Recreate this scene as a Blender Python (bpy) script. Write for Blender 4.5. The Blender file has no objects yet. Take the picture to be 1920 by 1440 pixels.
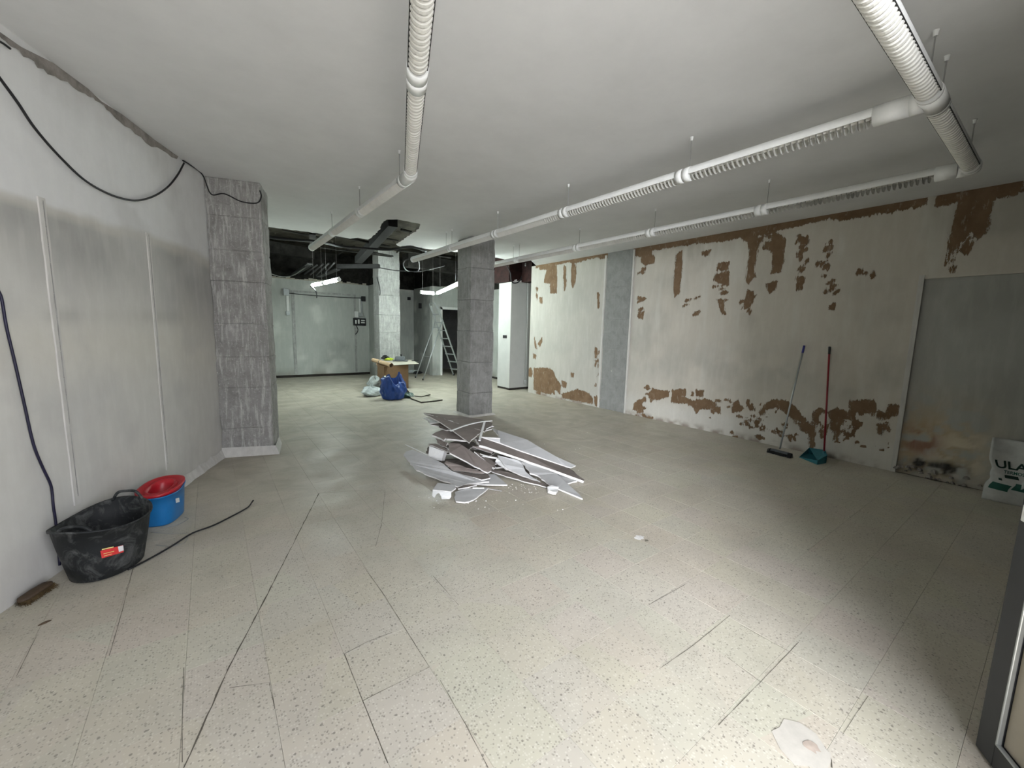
import bpy, math, random
import numpy as np
from mathutils import Vector, Matrix
from mathutils.geometry import tessellate_polygon
random.seed(7); rng = np.random.default_rng(7)
scn = bpy.context.scene; COL = scn.collection
# ------------------------------------------------------------ camera
F = 768.31; H = 1.55
CR = np.array([0.8064, -0.5908, 0.0246]); CU = np.array([0.0572, 0.1192, 0.9912]); CW = np.array([0.5886, 0.7979, -0.1299])
CR /= np.linalg.norm(CR); CU -= CR*(CR@CU); CU /= np.linalg.norm(CU); CW = -np.cross(CR, CU); CW = CW if CW[1] > 0 else -CW
CAM = np.array([0, 0, H])
cd = bpy.data.cameras.new('camera'); cam = bpy.data.objects.new('camera', cd); COL.objects.link(cam)
cd.sensor_width = 36; cd.lens = F/1920*36; cd.clip_start = .02; cd.clip_end = 200
cam.matrix_world = Matrix(((CR[0], CU[0], -CW[0], 0), (CR[1], CU[1], -CW[1], 0), (CR[2], CU[2], -CW[2], H), (0, 0, 0, 1)))
scn.camera = cam
# ------------------------------------------------------------ light and exposure
scn.view_settings.view_transform = 'Standard'; scn.view_settings.look = 'None'; scn.view_settings.gamma = 1
scn.view_settings.use_curve_mapping = False
scn.view_settings.exposure = 0.98
wd = bpy.data.worlds.new('overcast_sky'); scn.world = wd; wd.use_nodes = True
bg = wd.node_tree.nodes['Background']; bg.inputs[0].default_value = (.90, .92, 1.0, 1); bg.inputs[1].default_value = 4.0
OPL = -.75   # left edge of the open doorway
def area_light(name, loc, rot, sx, sy, power, color, portal=False):
    l = bpy.data.lights.new(name, 'AREA'); l.shape = 'RECTANGLE'; l.size = sx; l.size_y = sy; l.energy = power; l.color = color
    o = bpy.data.objects.new(name, l); COL.objects.link(o); o.location = loc; o.rotation_euler = rot
    if portal: l.cycles.is_portal = True
    return o
# the open shop front behind the camera: a portal only steers the sky's own light
area_light('doorway_portal', ((OPL+1.55)/2, -.76, 1.42), (math.radians(90), 0, math.radians(0)), 1.55-OPL, 2.84, 1, (1, 1, 1), True)
# daylight thrown back by the bright house fronts across the street, to one side of the door
fa = area_light('street_facade_daylight', (-6.2, -8.5, 3.6), (math.radians(82), 0, math.radians(-45)), 5.2, 6.0, 2900, (.93, .95, 1.0))
sl = bpy.data.lights.new('sun', 'SUN'); sl.energy = 9; sl.angle = math.radians(1.5); sl.color = (1, .98, .96)
so = bpy.data.objects.new('sun', sl); COL.objects.link(so)   # high sun over the street: reaches the pavement and the threshold only
so.rotation_euler = (math.radians(14), 0, math.radians(8))
cyc = scn.cycles
cyc.max_bounces = 10; cyc.diffuse_bounces = 7; cyc.sample_clamp_indirect = 8

# ------------------------------------------------------------ photo geometry -> world points on real planes
def ray(x, y): return (x-960)/F*CR - (y-720)/F*CU + CW
def at(x, y, z=0.): d = ray(x, y); return CAM + d*((z-H)/d[2])
def atx(x, y, X): d = ray(x, y); return CAM + d*(X/d[0])
def aty(x, y, Y): d = ray(x, y); return CAM + d*(Y/d[1])
LA = math.radians(21.804); LD = np.array([math.sin(LA), math.cos(LA), 0]); LN = np.array([LD[1], -LD[0], 0]); LP = np.array([.04, 5.713, 0])
def atl(x, y, off=0.): d = ray(x, y); p = LP + LN*off; return CAM + d*(((p-CAM)@LN)/(d@LN))
def project(P):
    q = P - CAM; w = q@CW
    return 960 + F*(q@CR)/w, 720 - F*(q@CU)/w
CEIL = 3.11; XR = 6.45; YE = 7.62

# ------------------------------------------------------------ materials
def s2l(c): return tuple((v/255/12.92 if v/255 <= .04045 else ((v/255+.055)/1.055)**2.4) for v in c)
class NT:
    def __init__(s, name):
        s.m = bpy.data.materials.new(name); s.m.use_nodes = True; s.t = s.m.node_tree; s.n = s.t.nodes; s.b = s.n['Principled BSDF']
    def l(s, a, b): s.t.links.new(a, b)
    def new(s, t, **k):
        o = s.n.new(t)
        for a, v in k.items(): setattr(o, a, v)
        return o
    def pos(s): return s.new('ShaderNodeNewGeometry').outputs['Position']
    def obj(s): return s.new('ShaderNodeTexCoord').outputs['Object']
    def scale(s, v, sc):
        o = s.new('ShaderNodeMapping'); o.inputs['Scale'].default_value = sc; s.l(v, o.inputs[0]); return o.outputs[0]
    def noise(s, v, sc, det=4, rough=.6, dist=0):
        o = s.new('ShaderNodeTexNoise'); o.inputs['Scale'].default_value = sc; o.inputs['Detail'].default_value = det
        o.inputs['Roughness'].default_value = rough; o.inputs['Distortion'].default_value = dist; s.l(v, o.inputs['Vector']); return o.outputs['Fac']
    def vor(s, v, sc, out='Distance', feature='F1'):
        o = s.new('ShaderNodeTexVoronoi'); o.feature = feature; o.inputs['Scale'].default_value = sc; s.l(v, o.inputs['Vector']); return o.outputs[out]
    def ramp(s, v, lo, hi, a=0., b=1.):
        o = s.new('ShaderNodeMapRange'); o.inputs[1].default_value = lo; o.inputs[2].default_value = hi; o.inputs[3].default_value = a; o.inputs[4].default_value = b
        s.l(v, o.inputs[0]); return o.outputs[0]
    def math(s, op, a, b=None):
        o = s.new('ShaderNodeMath', operation=op)
        for i, x in enumerate((a, b)):
            if x is None: continue
            if isinstance(x, (int, float)): o.inputs[i].default_value = x
            else: s.l(x, o.inputs[i])
        return o.outputs[0]
    def mix(s, f, a, b, mode='MIX'):
        o = s.new('ShaderNodeMix', data_type='RGBA', blend_type=mode)
        if isinstance(f, (int, float)): o.inputs[0].default_value = f
        else: s.l(f, o.inputs[0])
        for i, x in ((6, a), (7, b)):
            if isinstance(x, tuple): o.inputs[i].default_value = (*x[:3], 1)
            else: s.l(x, o.inputs[i])
        return o.outputs[2]
    def attr(s, name, out='Fac'):
        o = s.new('ShaderNodeAttribute'); o.attribute_name = name; return o.outputs[out]
    def bump(s, h, dist=.005, st=1.):
        o = s.new('ShaderNodeBump'); o.inputs['Distance'].default_value = dist; o.inputs['Strength'].default_value = st; s.l(h, o.inputs['Height'])
        s.l(o.outputs[0], s.b.inputs['Normal'])
    def done(s, col, rough=.8, spec=.3, metal=0.):
        if isinstance(col, tuple): s.b.inputs['Base Color'].default_value = (*col, 1)
        else: s.l(col, s.b.inputs['Base Color'])
        if isinstance(rough, (int, float)): s.b.inputs['Roughness'].default_value = rough
        else: s.l(rough, s.b.inputs['Roughness'])
        s.b.inputs['Specular IOR Level'].default_value = spec; s.b.inputs['Metallic'].default_value = metal
        return s.m
def grained(name, c, var=.15, sc=12, rough=.8, spec=.3, bump=.002, metal=0., stretch=(1, 1, 1), world=True):
    n = NT(name); p = n.scale(n.pos() if world else n.obj(), stretch)
    f = n.noise(p, sc, 6, .65); g = n.noise(p, sc*.13, 3)
    f2 = n.math('ADD', n.math('MULTIPLY', f, .6), n.math('MULTIPLY', g, .4))
    lo = tuple(v*(1-var*1.6) for v in c); hi = tuple(min(1, v*(1+var)) for v in c)
    col = n.mix(n.ramp(f2, .32, .68), lo, hi)
    if bump: n.bump(f, bump)
    return n.done(col, rough, spec, metal)

def terrazzo():
    n = NT('terrazzo'); p = n.pos()
    big = n.noise(p, .55, 4, .55); mid = n.noise(p, 3.5, 4, .6)
    base = n.mix(n.ramp(big, .35, .65), (.475, .44, .355), (.54, .508, .43))
    base = n.mix(n.math('MULTIPLY', n.ramp(mid, .35, .7), .35), base, (.40, .38, .325))
    # every cast tile has its own tint
    t = n.new('ShaderNodeVectorMath', operation='DIVIDE'); n.l(p, t.inputs[0]); t.inputs[1].default_value = (.3015, .3015, 10)
    a = n.new('ShaderNodeVectorMath', operation='SUBTRACT'); n.l(t.outputs[0], a.inputs[0]); a.inputs[1].default_value = (.426, .226, 0)
    fl = n.new('ShaderNodeVectorMath', operation='FLOOR'); n.l(a.outputs[0], fl.inputs[0])
    wn = n.new('ShaderNodeTexWhiteNoise'); n.l(fl.outputs[0], wn.inputs[0])
    base = n.mix(.02, base, wn.outputs['Color'], 'OVERLAY')
    # chips
    q = n.scale(p, (1, 1, 1))
    d1 = n.vor(q, 95); c1 = n.vor(q, 95, 'Color')
    sep = n.new('ShaderNodeSeparateColor'); n.l(c1, sep.inputs[0])
    isd = n.math('MULTIPLY', n.math('LESS_THAN', d1, .38), n.math('GREATER_THAN', sep.outputs[0], .64))
    base = n.mix(n.math('MULTIPLY', isd, .55), base, (.22, .20, .17))
    isl = n.math('MULTIPLY', n.math('LESS_THAN', d1, .42), n.math('LESS_THAN', sep.outputs[0], .30))
    base = n.mix(n.math('MULTIPLY', isl, .35), base, (.66, .64, .56))
    d2 = n.vor(q, 48); c2 = n.vor(q, 48, 'Color'); sp2 = n.new('ShaderNodeSeparateColor'); n.l(c2, sp2.inputs[0])
    isb = n.math('MULTIPLY', n.math('LESS_THAN', d2, .26), n.math('GREATER_THAN', sp2.outputs[1], .88))
    base = n.mix(n.math('MULTIPLY', isb, .7), base, (.15, .135, .115))
    # building dust, thicker towards the middle of the room
    sx = n.new('ShaderNodeSeparateXYZ'); n.l(p, sx.inputs[0])
    dm = n.math('ADD', n.ramp(sx.outputs[1], 2.2, 5.2, 0, .85), n.ramp(n.noise(p, 1.3, 5, .65), .45, .75, 0, .45))
    dm = n.math('MINIMUM', dm, .92)
    dust = n.mix(n.ramp(n.noise(p, 1.6, 6, .62, 1.6), .38, .62), (.315, .288, .232), (.42, .388, .32))
    col = n.mix(dm, base, dust)
    n.bump(n.noise(p, 60, 3), .0006, .5)
    return n.done(col, n.ramp(n.noise(p, 2.5, 4), .3, .7, .36, .6), .42)

def paint_wall(name, peel=False, bumps=.004):
    """plaster whose stains and painted light tones come from the baked Col attribute; peel > 0 uncovers the brown coat below"""
    n = NT(name); p = n.pos(); col = n.attr('Col', 'Color')
    f = n.noise(p, 9, 6, .65); g = n.noise(n.scale(p, (1, 1, .22)), 14, 5, .6)
    col = n.mix(n.ramp(f, .3, .7, .10, 0), col, (.30, .28, .24))
    col = n.mix(n.ramp(g, .45, .75, 0, .12), col, (.85, .85, .80))
    if peel:
        pl = n.attr('peel'); w = n.scale(p, (1, 1, .25))
        e = n.math('ADD', n.math('MULTIPLY', n.math('SUBTRACT', n.noise(w, 22, 9, .78), .5), .17), n.math('MULTIPLY', n.math('SUBTRACT', n.noise(p, 90, 3, .7), .5), .03))
        m = n.math('GREATER_THAN', n.math('ADD', pl, e), -.014)
        brown = n.mix(n.ramp(n.noise(p, 6, 4, .6), .3, .7), (.140, .087, .047), (.200, .132, .078))
        fleck = n.math('GREATER_THAN', n.noise(n.scale(p, (1, 1, .4)), 20, 6, .75), .60)
        brown = n.mix(n.math('MULTIPLY', fleck, .18), brown, (.60, .57, .50))
        col = n.mix(m, col, brown)
        h = n.math('ADD', n.math('MULTIPLY', f, .5), n.math('MULTIPLY', m, -1.))
        n.bump(h, bumps, .8)
    else: n.bump(n.math('ADD', f, n.math('MULTIPLY', g, .5)), bumps, .6)
    return n.done(col, .82, .25)

def concrete(name, a, b, c, white=.3):
    n = NT(name); p = n.pos()
    f = n.noise(p, 7, 8, .7, .6); g = n.noise(n.scale(p, (1, 1, .12)), 30, 5, .7); h = n.noise(p, 45, 6, .75)
    col = n.mix(n.ramp(f, .3, .7), a, b)
    col = n.mix(n.ramp(g, .5, .72, 0, white), col, c)
    col = n.mix(n.ramp(h, .56, .72, 0, white*1.1), col, c)
    col = n.mix(n.math('MULTIPLY', n.math('LESS_THAN', n.vor(p, 30), .09), .6), col, tuple(v*.4 for v in a))
    n.bump(n.math('ADD', h, n.math('MULTIPLY', g, .7)), .006, .8)
    return n.done(col, .9, .2)

M = {}
M['terrazzo'] = terrazzo()
M['grout'] = grained('grout', (.19, .175, .14), bump=0)
M['mortar'] = grained('floor_mortar', (.50, .475, .42), .08, 20, bump=0)
M['mortar2'] = grained('pink_floor_stain', (.44, .37, .31), .12, 20, bump=0)
M['crackdark'] = grained('dirty_crack', (.11, .10, .08), .3, 30, bump=0)
M['wall_l'] = paint_wall('stained_wall_paint', False, .003)
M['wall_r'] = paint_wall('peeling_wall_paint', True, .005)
M['wall_b'] = paint_wall('dusty_back_wall_paint', False, .003)
M['ceil'] = grained('ceiling_plaster', (.66, .665, .665), .05, 3, .9, .2, .0015)
M['joint'] = grained('joint_filler', (.56, .55, .52), .12, 20, .9, .2, .001, stretch=(1, 1, .2))
M['torn'] = grained('torn_plaster', (.27, .25, .23), .3, 18, .95, .1, .003)
M['conc_l'] = concrete('whitewashed_concrete', (.215, .21, .20), (.34, .335, .32), (.62, .615, .59), .75)
M['conc'] = concrete('grey_concrete', (.18, .18, .172), (.30, .30, .288), (.46, .46, .445), .42)
M['conc_b'] = concrete('pale_concrete', (.26, .265, .255), (.40, .405, .39), (.62, .62, .60), .6)
M['pilaster'] = concrete('pilaster_concrete', (.20, .203, .196), (.29, .293, .283), (.37, .372, .36), .25)
M['soot'] = grained('sooty_slab', (.040, .036, .028), .6, 3.0, .95, .1, .01)
M['sootwall'] = grained('raw_dark_wall', (.022, .021, .019), .6, 5, .95, .1, .01)
M['soottray'] = grained('dusty_dark_metal', (.011, .011, .011), .4, 12, .6, .3, 0)
M['redbrick'] = grained('dark_red_paint', (.022, .008, .007), .6, 9, .8, .2, .005)
M['darkbase'] = grained('dark_gap', (.030, .026, .022), .4, 20)
M['white'] = grained('white_painted_steel', (.72, .73, .71), .05, 15, .45, .4, 0)
M['louvre'] = grained('yellowed_white_plastic', (.66, .655, .61), .08, 12, .5, .4, 0)
M['tubedark'] = grained('side_line_black', (.025, .025, .025), .1, 5, .6, .3, 0)
M['rod'] = grained('steel_rod', (.35, .35, .34), .1, 30, .4, .5, 0, .6)
M['black'] = grained('black_cable_rubber', (.012, .012, .014), .3, 20, .5, .4, 0)
M['navy'] = grained('navy_cable_rubber', (.012, .011, .035), .3, 20, .45, .4, 0)
M['greycable'] = grained('grey_cable_sheath', (.30, .31, .30), .1, 20, .5, .4, 0)
M['card'] = grained('brown_cardboard', (.165, .102, .055), .12, 5, .85, .2, .0008)
M['kraft'] = grained('kraft_paper', (.50, .36, .23), .1, 8, .8, .2, .0008)
M['blue'] = grained('blue_plastic_sack', (.014, .058, .25), .25, 10, .4, .5, .002)
M['clear'] = grained('milky_plastic_bag', (.47, .52, .52), .15, 9, .35, .5, .002)
M['greenbag'] = grained('dark_green_plastic', (.022, .06, .045), .3, 9, .4, .5, .002)
M['dustycard'] = grained('dusty_cardboard', (.37, .35, .29), .18, 6, .9, .2, .001)
M['alu'] = grained('dull_aluminium', (.42, .45, .45), .1, 20, .42, .5, 0, .5)
M['toolgrey'] = grained('grey_tool_plastic', (.10, .11, .12), .2, 10, .5, .4, 0)
M['hivis'] = grained('lime_glove_fabric', (.42, .52, .05), .2, 20, .8, .2, .001)
M['face_brown'] = grained('dusty_board_back', (.235, .205, .188), .14, 7, .9, .2, .0015)
M['face_grey'] = grained('board_grey_face', (.47, .475, .475), .10, 6, .85, .2, .001)
M['face_dark'] = grained('board_back_painted_shade', (.165, .145, .130), .2, 9, .9, .2, .0015)  # darker copy of the board back, shade inside the heap put into colour
M['gyps'] = grained('white_gypsum_core', (.73, .72, .70), .10, 40, .9, .2, .003)
M['gypspale'] = grained('pale_gypsum_face', (.70, .71, .70), .06, 20, .85, .2, .001)
M['redpl'] = grained('red_plastic', (.42, .012, .022), .1, 10, .4, .5, 0)
M['bluepl'] = grained('blue_bucket_plastic', (.010, .16, .42), .08, 10, .38, .5, 0)
M['tealpl'] = grained('teal_dustpan_plastic', (.02, .16, .20), .1, 10, .5, .4, 0)
M['redpole'] = grained('red_painted_pole', (.24, .010, .018), .1, 10, .4, .5, 0)
M['bluegrip'] = grained('blue_grip_rubber', (.045, .05, .26), .1, 10, .5, .4, 0)
M['sack'] = grained('white_woven_sack', (.50, .51, .49), .1, 25, .7, .3, .002)
M['inkgreen'] = grained('green_print', (.010, .075, .055), .15, 20, .7, .3, 0)
M['inkblack'] = grained('dark_green_print', (.008, .030, .022), .1, 20, .7, .3, 0)
M['sticker_red'] = grained('red_sticker', (.62, .04, .04), .05, 20, .4, .4, 0)
M['sticker_white'] = grained('white_sticker', (.75, .75, .75), .05, 20, .4, .4, 0)
M['sticker_yellow'] = grained('yellow_print', (.75, .65, .25), .05, 20, .4, .4, 0)
M['doorframe'] = grained('anthracite_aluminium', (.028, .030, .033), .15, 8, .45, .5, 0)
M['bead'] = grained('bare_aluminium_bead', (.42, .44, .44), .05, 20, .35, .5, 0, .6)
M['bristle'] = grained('brown_bristle', (.11, .075, .035), .4, 60, .9, .2, .01, stretch=(1, 1, 1))
M['woodhandle'] = grained('worn_wood', (.085, .058, .036), .3, 20, .7, .3, .001)
M['casing'] = grained('smooth_pillar_paint', (.40, .405, .385), .05, 4, .8, .25, .0005)
M['facade'] = grained('darkened_shopfront', (.06, .06, .058), .2, 6)  # unseen front walls made dark so they throw back less light
M['pave'] = grained('pavement_concrete', (.42, .41, .39), .1, 6, .9, .2, .002)
M['room_dark'] = grained('unlit_room_paint', (.10, .10, .095), .2, 4)  # dark of the unlit room is put into the wall colour
def tub_mat():
    n = NT('dusty_black_rubber'); p = n.pos()
    f = n.noise(p, 9, 7, .7, 1.); g = n.noise(n.scale(p, (1, 1, .25)), 22, 6, .7)
    c = n.mix(n.ramp(f, .48, .75, 0, .85), (.011, .013, .014), (.15, .155, .15))
    c = n.mix(n.ramp(g, .58, .78, 0, .4), c, (.23, .23, .22))
    return n.done(c, .62, .35)
M['tub'] = tub_mat()
def glass_mat():
    n = NT('dusty_door_glass'); p = n.pos()
    n.b.inputs['Transmission Weight'].default_value = .08
    return n.done(n.mix(n.ramp(n.noise(p, 6, 4), .3, .7), (.30, .27, .21), (.38, .34, .27)), .35, .5)
M['glass'] = glass_mat()
def emit(name, c, s):
    n = NT(name); n.b.inputs['Emission Color'].default_value = (*c, 1); n.b.inputs['Emission Strength'].default_value = s
    return n.done((.8, .8, .8), .4)
M['lit'] = emit('lit_fluorescent_tube', (.88, 1.0, .95), 70.)

# ------------------------------------------------------------ mesh helpers
class MB:
    def __init__(s): s.v = []; s.f = []; s.mi = []
    def add(s, v, f, mi=0):
        k = len(s.v); s.v += [tuple(map(float, p)) for p in v]; s.f += [tuple(i+k for i in q) for q in f]; s.mi += [mi]*len(f); return s
    def box(s, lo, hi, M4=None, mi=0, taper=0.):
        x0, y0, z0 = lo; x1, y1, z1 = hi; t = taper
        v = [(x0, y0, z0), (x1, y0, z0), (x1, y1, z0), (x0, y1, z0), (x0+t, y0+t, z1), (x1-t, y0+t, z1), (x1-t, y1-t, z1), (x0+t, y1-t, z1)]
        if M4 is not None: v = [tuple(M4 @ Vector(p)) for p in v]
        return s.add(v, [(3, 2, 1, 0), (4, 5, 6, 7), (0, 1, 5, 4), (1, 2, 6, 5), (2, 3, 7, 6), (3, 0, 4, 7)], mi)
    def tube(s, pts, r, n=8, mi=0, cap=True, arc=None, flat=1.):
        pts = [np.array(p, float) for p in pts]; N = len(pts); rr = r if hasattr(r, '__len__') else [r]*N
        tan = [pts[min(i+1, N-1)]-pts[max(i-1, 0)] for i in range(N)]; tan = [t/(np.linalg.norm(t)+1e-9) for t in tan]
        up = np.array([0, 0, 1.]) if abs(tan[0][2]) < .95 else np.array([1., 0, 0])
        a = np.cross(tan[0], up); a /= np.linalg.norm(a); V = []; Fc = []
        a0, a1 = arc if arc else (0, 2*math.pi); closed = arc is None; m = n if closed else n+1
        for i in range(N):
            a = a - tan[i]*(a@tan[i]); a /= np.linalg.norm(a); b = np.cross(a, tan[i])
            b = -b if abs(tan[i][2]) < .95 and b[2] < 0 else b
            for k in range(m):
                th = a0 + (a1-a0)*k/n; V.append(pts[i]+rr[i]*(math.cos(th)*a+math.sin(th)*b*flat))
        for i in range(N-1):
            for k in range(n):
                q = (k+1) % m; Fc.append((i*m+k, i*m+q, (i+1)*m+q, (i+1)*m+k))
        if cap and closed: Fc.append(tuple(range(m))[::-1]); Fc.append(tuple(range((N-1)*m, N*m)))
        return s.add(V, Fc, mi)
    def lathe(s, prof, c, n=24, ex=1., ey=1., mi=0, rot=0., wob=None):
        V = []; Fc = []
        for j, (r, z) in enumerate(prof):
            for k in range(n):
                t = 2*math.pi*k/n; x = r*math.cos(t)*ex; y = r*math.sin(t)*ey; zz = z + (wob(t, j) if wob else 0)
                V.append((c[0]+x*math.cos(rot)-y*math.sin(rot), c[1]+x*math.sin(rot)+y*math.cos(rot), c[2]+zz))
        for j in range(len(prof)-1):
            for k in range(n): q = (k+1) % n; Fc.append((j*n+k, j*n+q, (j+1)*n+q, (j+1)*n+k))
        return s.add(V, Fc, mi)
    def prism(s, poly, off, mi_top=0, mi_side=0):
        """poly: 3D outline of the front face, off: vector to the back face"""
        P = [np.array(p, float) for p in poly]; n = len(P)
        tri = tessellate_polygon([[Vector(p) for p in P]]); off = np.array(off, float)
        nrm = np.zeros(3)
        for i in range(n): nrm += np.cross(P[i], P[(i+1) % n])
        fl = nrm@off > 0
        T = []
        for t in tri:
            a, b, c = (P[i] for i in t); m = np.cross(b-a, c-a)
            T.append(tuple(t) if m@off < 0 else tuple(t)[::-1])
        s.add(P, T, mi_top); s.add([p+off for p in P], [t[::-1] for t in T], mi_top)
        V = P+[p+off for p in P]
        side = [(i, (i+1) % n, n+(i+1) % n, n+i) for i in range(n)]
        if not fl: side = [q[::-1] for q in side]
        return s.add(V, side, mi_side)
    def build(s, name, mats, parent=None, smooth=False, **props):
        me = bpy.data.meshes.new(name); me.from_pydata(s.v, [], s.f)
        mats = mats if isinstance(mats, (list, tuple)) else [mats]
        for m in mats: me.materials.append(M[m])
        if len(mats) > 1: me.polygons.foreach_set('material_index', s.mi)
        if smooth: me.polygons.foreach_set('use_smooth', [len(q) == 4 for q in s.f])
        me.update()
        o = bpy.data.objects.new(name, me); COL.objects.link(o)
        if parent: o.parent = parent; o.matrix_parent_inverse = Matrix.Translation(-parent.location) if parent.type == 'EMPTY' else Matrix()
        for k, v in props.items(): o[k] = v
        return o
def thing(name, label, cat, loc=(0, 0, 0), group=None):
    o = bpy.data.objects.new(name, None); COL.objects.link(o); o.location = tuple(map(float, loc)); o.empty_display_size = .1
    o['label'] = label; o['category'] = cat
    if group: o['group'] = group
    return o
def lab(o, label, cat, group=None):
    o['label'] = label; o['category'] = cat
    if group: o['group'] = group
    return o
def struct(o, label=None):
    o['kind'] = 'structure'
    if label: o['label'] = label
    return o
def bevel(o, w=.005, seg=2):
    m = o.modifiers.new('bevel', 'BEVEL'); m.width = w; m.segments = seg; m.limit_method = 'ANGLE'; return o
def smoothpath(pts, k=6):
    P = [np.array(p, float) for p in pts]; P = [2*P[0]-P[1]]+P+[2*P[-1]-P[-2]]; out = []
    for i in range(1, len(P)-2):
        for j in range(k):
            t = j/k; a, b, c, d = P[i-1:i+3]
            out.append(.5*((2*b)+(-a+c)*t+(2*a-5*b+4*c-d)*t*t+(-a+3*b-3*c+d)*t**3))
    out.append(P[-2]); return out
def vnoise(P, sc, seed=0):
    """smooth value noise for baking stains, P (n,2)"""
    r = np.random.default_rng(seed); G = r.random((64, 64)); q = P*sc; i = np.floor(q).astype(int); f = q-i; f = f*f*(3-2*f)
    g = lambda a, b: G[(i[:, 0]+a) % 64, (i[:, 1]+b) % 64]
    return (g(0, 0)*(1-f[:, 0])+g(1, 0)*f[:, 0])*(1-f[:, 1])+(g(0, 1)*(1-f[:, 0])+g(1, 1)*f[:, 0])*f[:, 1]
def fbm(P, sc, seed=0, o=4): return sum(vnoise(P, sc*2**k, seed+k)*.5**k for k in range(o))/sum(.5**k for k in range(o))
def sdist(P, poly):
    """signed distance, positive inside"""
    Q = np.array(poly, float); d = np.full(len(P), 9.); ins = np.zeros(len(P), bool); n = len(Q)
    for i in range(n):
        a, b = Q[i], Q[(i+1) % n]; e = b-a; w = P-a; t = np.clip((w@e)/(e@e+1e-12), 0, 1)
        d = np.minimum(d, np.hypot(*(w-t[:, None]*e).T))
        c = ((a[1] > P[:, 1]) != (b[1] > P[:, 1])); x = (b[0]-a[0])*(P[:, 1]-a[1])/((b[1]-a[1]) if b[1] != a[1] else 1e-9)+a[0]
        ins ^= c & (P[:, 0] < x)
    return np.where(ins, d, -d)
def gridwall(name, o, du, L, z0, z1, step, mat, paint, thick, nrm, hole=None):
    """wall face as a fine grid carrying baked stains and light tones, with real thickness behind it"""
    nu = max(1, round(L/step)); nz = max(1, round((z1-z0)/step)); U, Z = np.meshgrid(np.linspace(0, L, nu+1), np.linspace(z0, z1, nz+1))
    U = U.ravel(); Z = Z.ravel(); o = np.array(o, float); du = np.array(du, float); nrm = np.array(nrm, float)
    P = o+U[:, None]*du; P[:, 2] = Z; n = len(U); W = nu+1
    fc = [(j*W+i, j*W+i+1, (j+1)*W+i+1, (j+1)*W+i) for j in range(nz) for i in range(nu)]
    if nrm@np.cross(du, (0, 0, 1)) < 0: fc = [q[::-1] for q in fc]
    cs = [o+np.array([0, 0, z0]), o+du*L+np.array([0, 0, z0]), o+du*L+np.array([0, 0, z1]), o+np.array([0, 0, z1])]
    cs = cs+[c-nrm*thick for c in cs]
    V = [tuple(p) for p in P]+[tuple(c) for c in cs]
    fc += [(n+4, n+5, n+6, n+7), (n, n+1, n+5, n+4), (n+1, n+2, n+6, n+5), (n+2, n+3, n+7, n+6), (n+3, n, n+4, n+7)]
    me = bpy.data.meshes.new(name); me.from_pydata(V, [], fc); me.materials.append(M[mat])
    C, peel = paint(P, U, Z)
    col = np.ones((len(V), 4)); col[:n, :3] = C; col[n:, :3] = C.mean(0)
    a = me.attributes.new('Col', 'FLOAT_COLOR', 'POINT'); a.data.foreach_set('color', col.ravel().astype(np.float32))
    if peel is not None:
        pp = np.full(len(V), -1.); pp[:n] = peel; b = me.attributes.new('peel', 'FLOAT', 'POINT'); b.data.foreach_set('value', pp.astype(np.float32))
    me.update(); ob = bpy.data.objects.new(name, me); COL.objects.link(ob); ob['kind'] = 'structure'; return ob
def lerp(a, b, t): t = np.clip(t, 0, 1)[:, None]; return a*(1-t)+np.array(b)*t
def sm(x, a, b): t = np.clip((x-a)/(b-a), 0, 1); return t*t*(3-2*t)

# ============================================================ FLOOR
fl = MB().box((-3.2, -.75, -.16), (8.6, 15.2, -.018)).build('floor', 'grout'); struct(fl)
T = .3015; TX0 = .1285; TY0 = .0682
def tile_mesh():
    b = MB(); g = T/2-.0004; h = g-.0006
    v = [(-g, -g, -.02), (g, -g, -.02), (g, g, -.02), (-g, g, -.02), (-g, -g, -.0006), (g, -g, -.0006), (g, g, -.0006), (-g, g, -.0006), (-h, -h, 0), (h, -h, 0), (h, h, 0), (-h, h, 0)]
    f = [(8, 9, 10, 11)]+[(a, (a+1) % 4, 4+(a+1) % 4, 4+a) for a in range(4)]+[(4+a, 4+(a+1) % 4, 8+(a+1) % 4, 8+a) for a in range(4)]
    return v, f
cells = []
for i in range(-11, 28):
    for j in range(-3, 50):
        cx, cy = TX0+(i+.5)*T, TY0+(j+.5)*T
        if cy > 14.9: continue
        if cy < 5.9 and (np.array([cx, cy, 0])-LP)@LN < -.15: continue
        if cy >= 5.9 and cx < .2: continue
        if cx > (XR+.1 if cy < 7.9 else 7.45 if cy < 12.4 else 8.4): continue
        q = np.array([cx, cy, 0]); d = (q-CAM)@CW; vis = False
        if d > .3:
            x, y = project(q); vis = -60 < x < 1980 and y < 1500
        cells.append((0 if vis else 1, (q-CAM)@(q-CAM), cx, cy))
cells.sort()
tv, tf = tile_mesh(); tm = bpy.data.meshes.new('tile'); tm.from_pydata(tv, [], tf); tm.materials.append(M['terrazzo'])
rest = MB()
for k, (vis, dd, cx, cy) in enumerate(cells):
    dz = random.uniform(-.0002, .0001); tl = random.gauss(0, .0006)
    if k < 300:
        o = bpy.data.objects.new('tile', tm); COL.objects.link(o); o.parent = fl; o.location = (cx, cy, dz); o.rotation_euler = (tl, random.gauss(0, .0006), random.gauss(0, .0006))
    else: rest.add([(cx+a, cy+b, c+dz) for a, b, c in tv], tf)
rest.build('tile_field', 'terrazzo', fl, kind='stuff')
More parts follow.
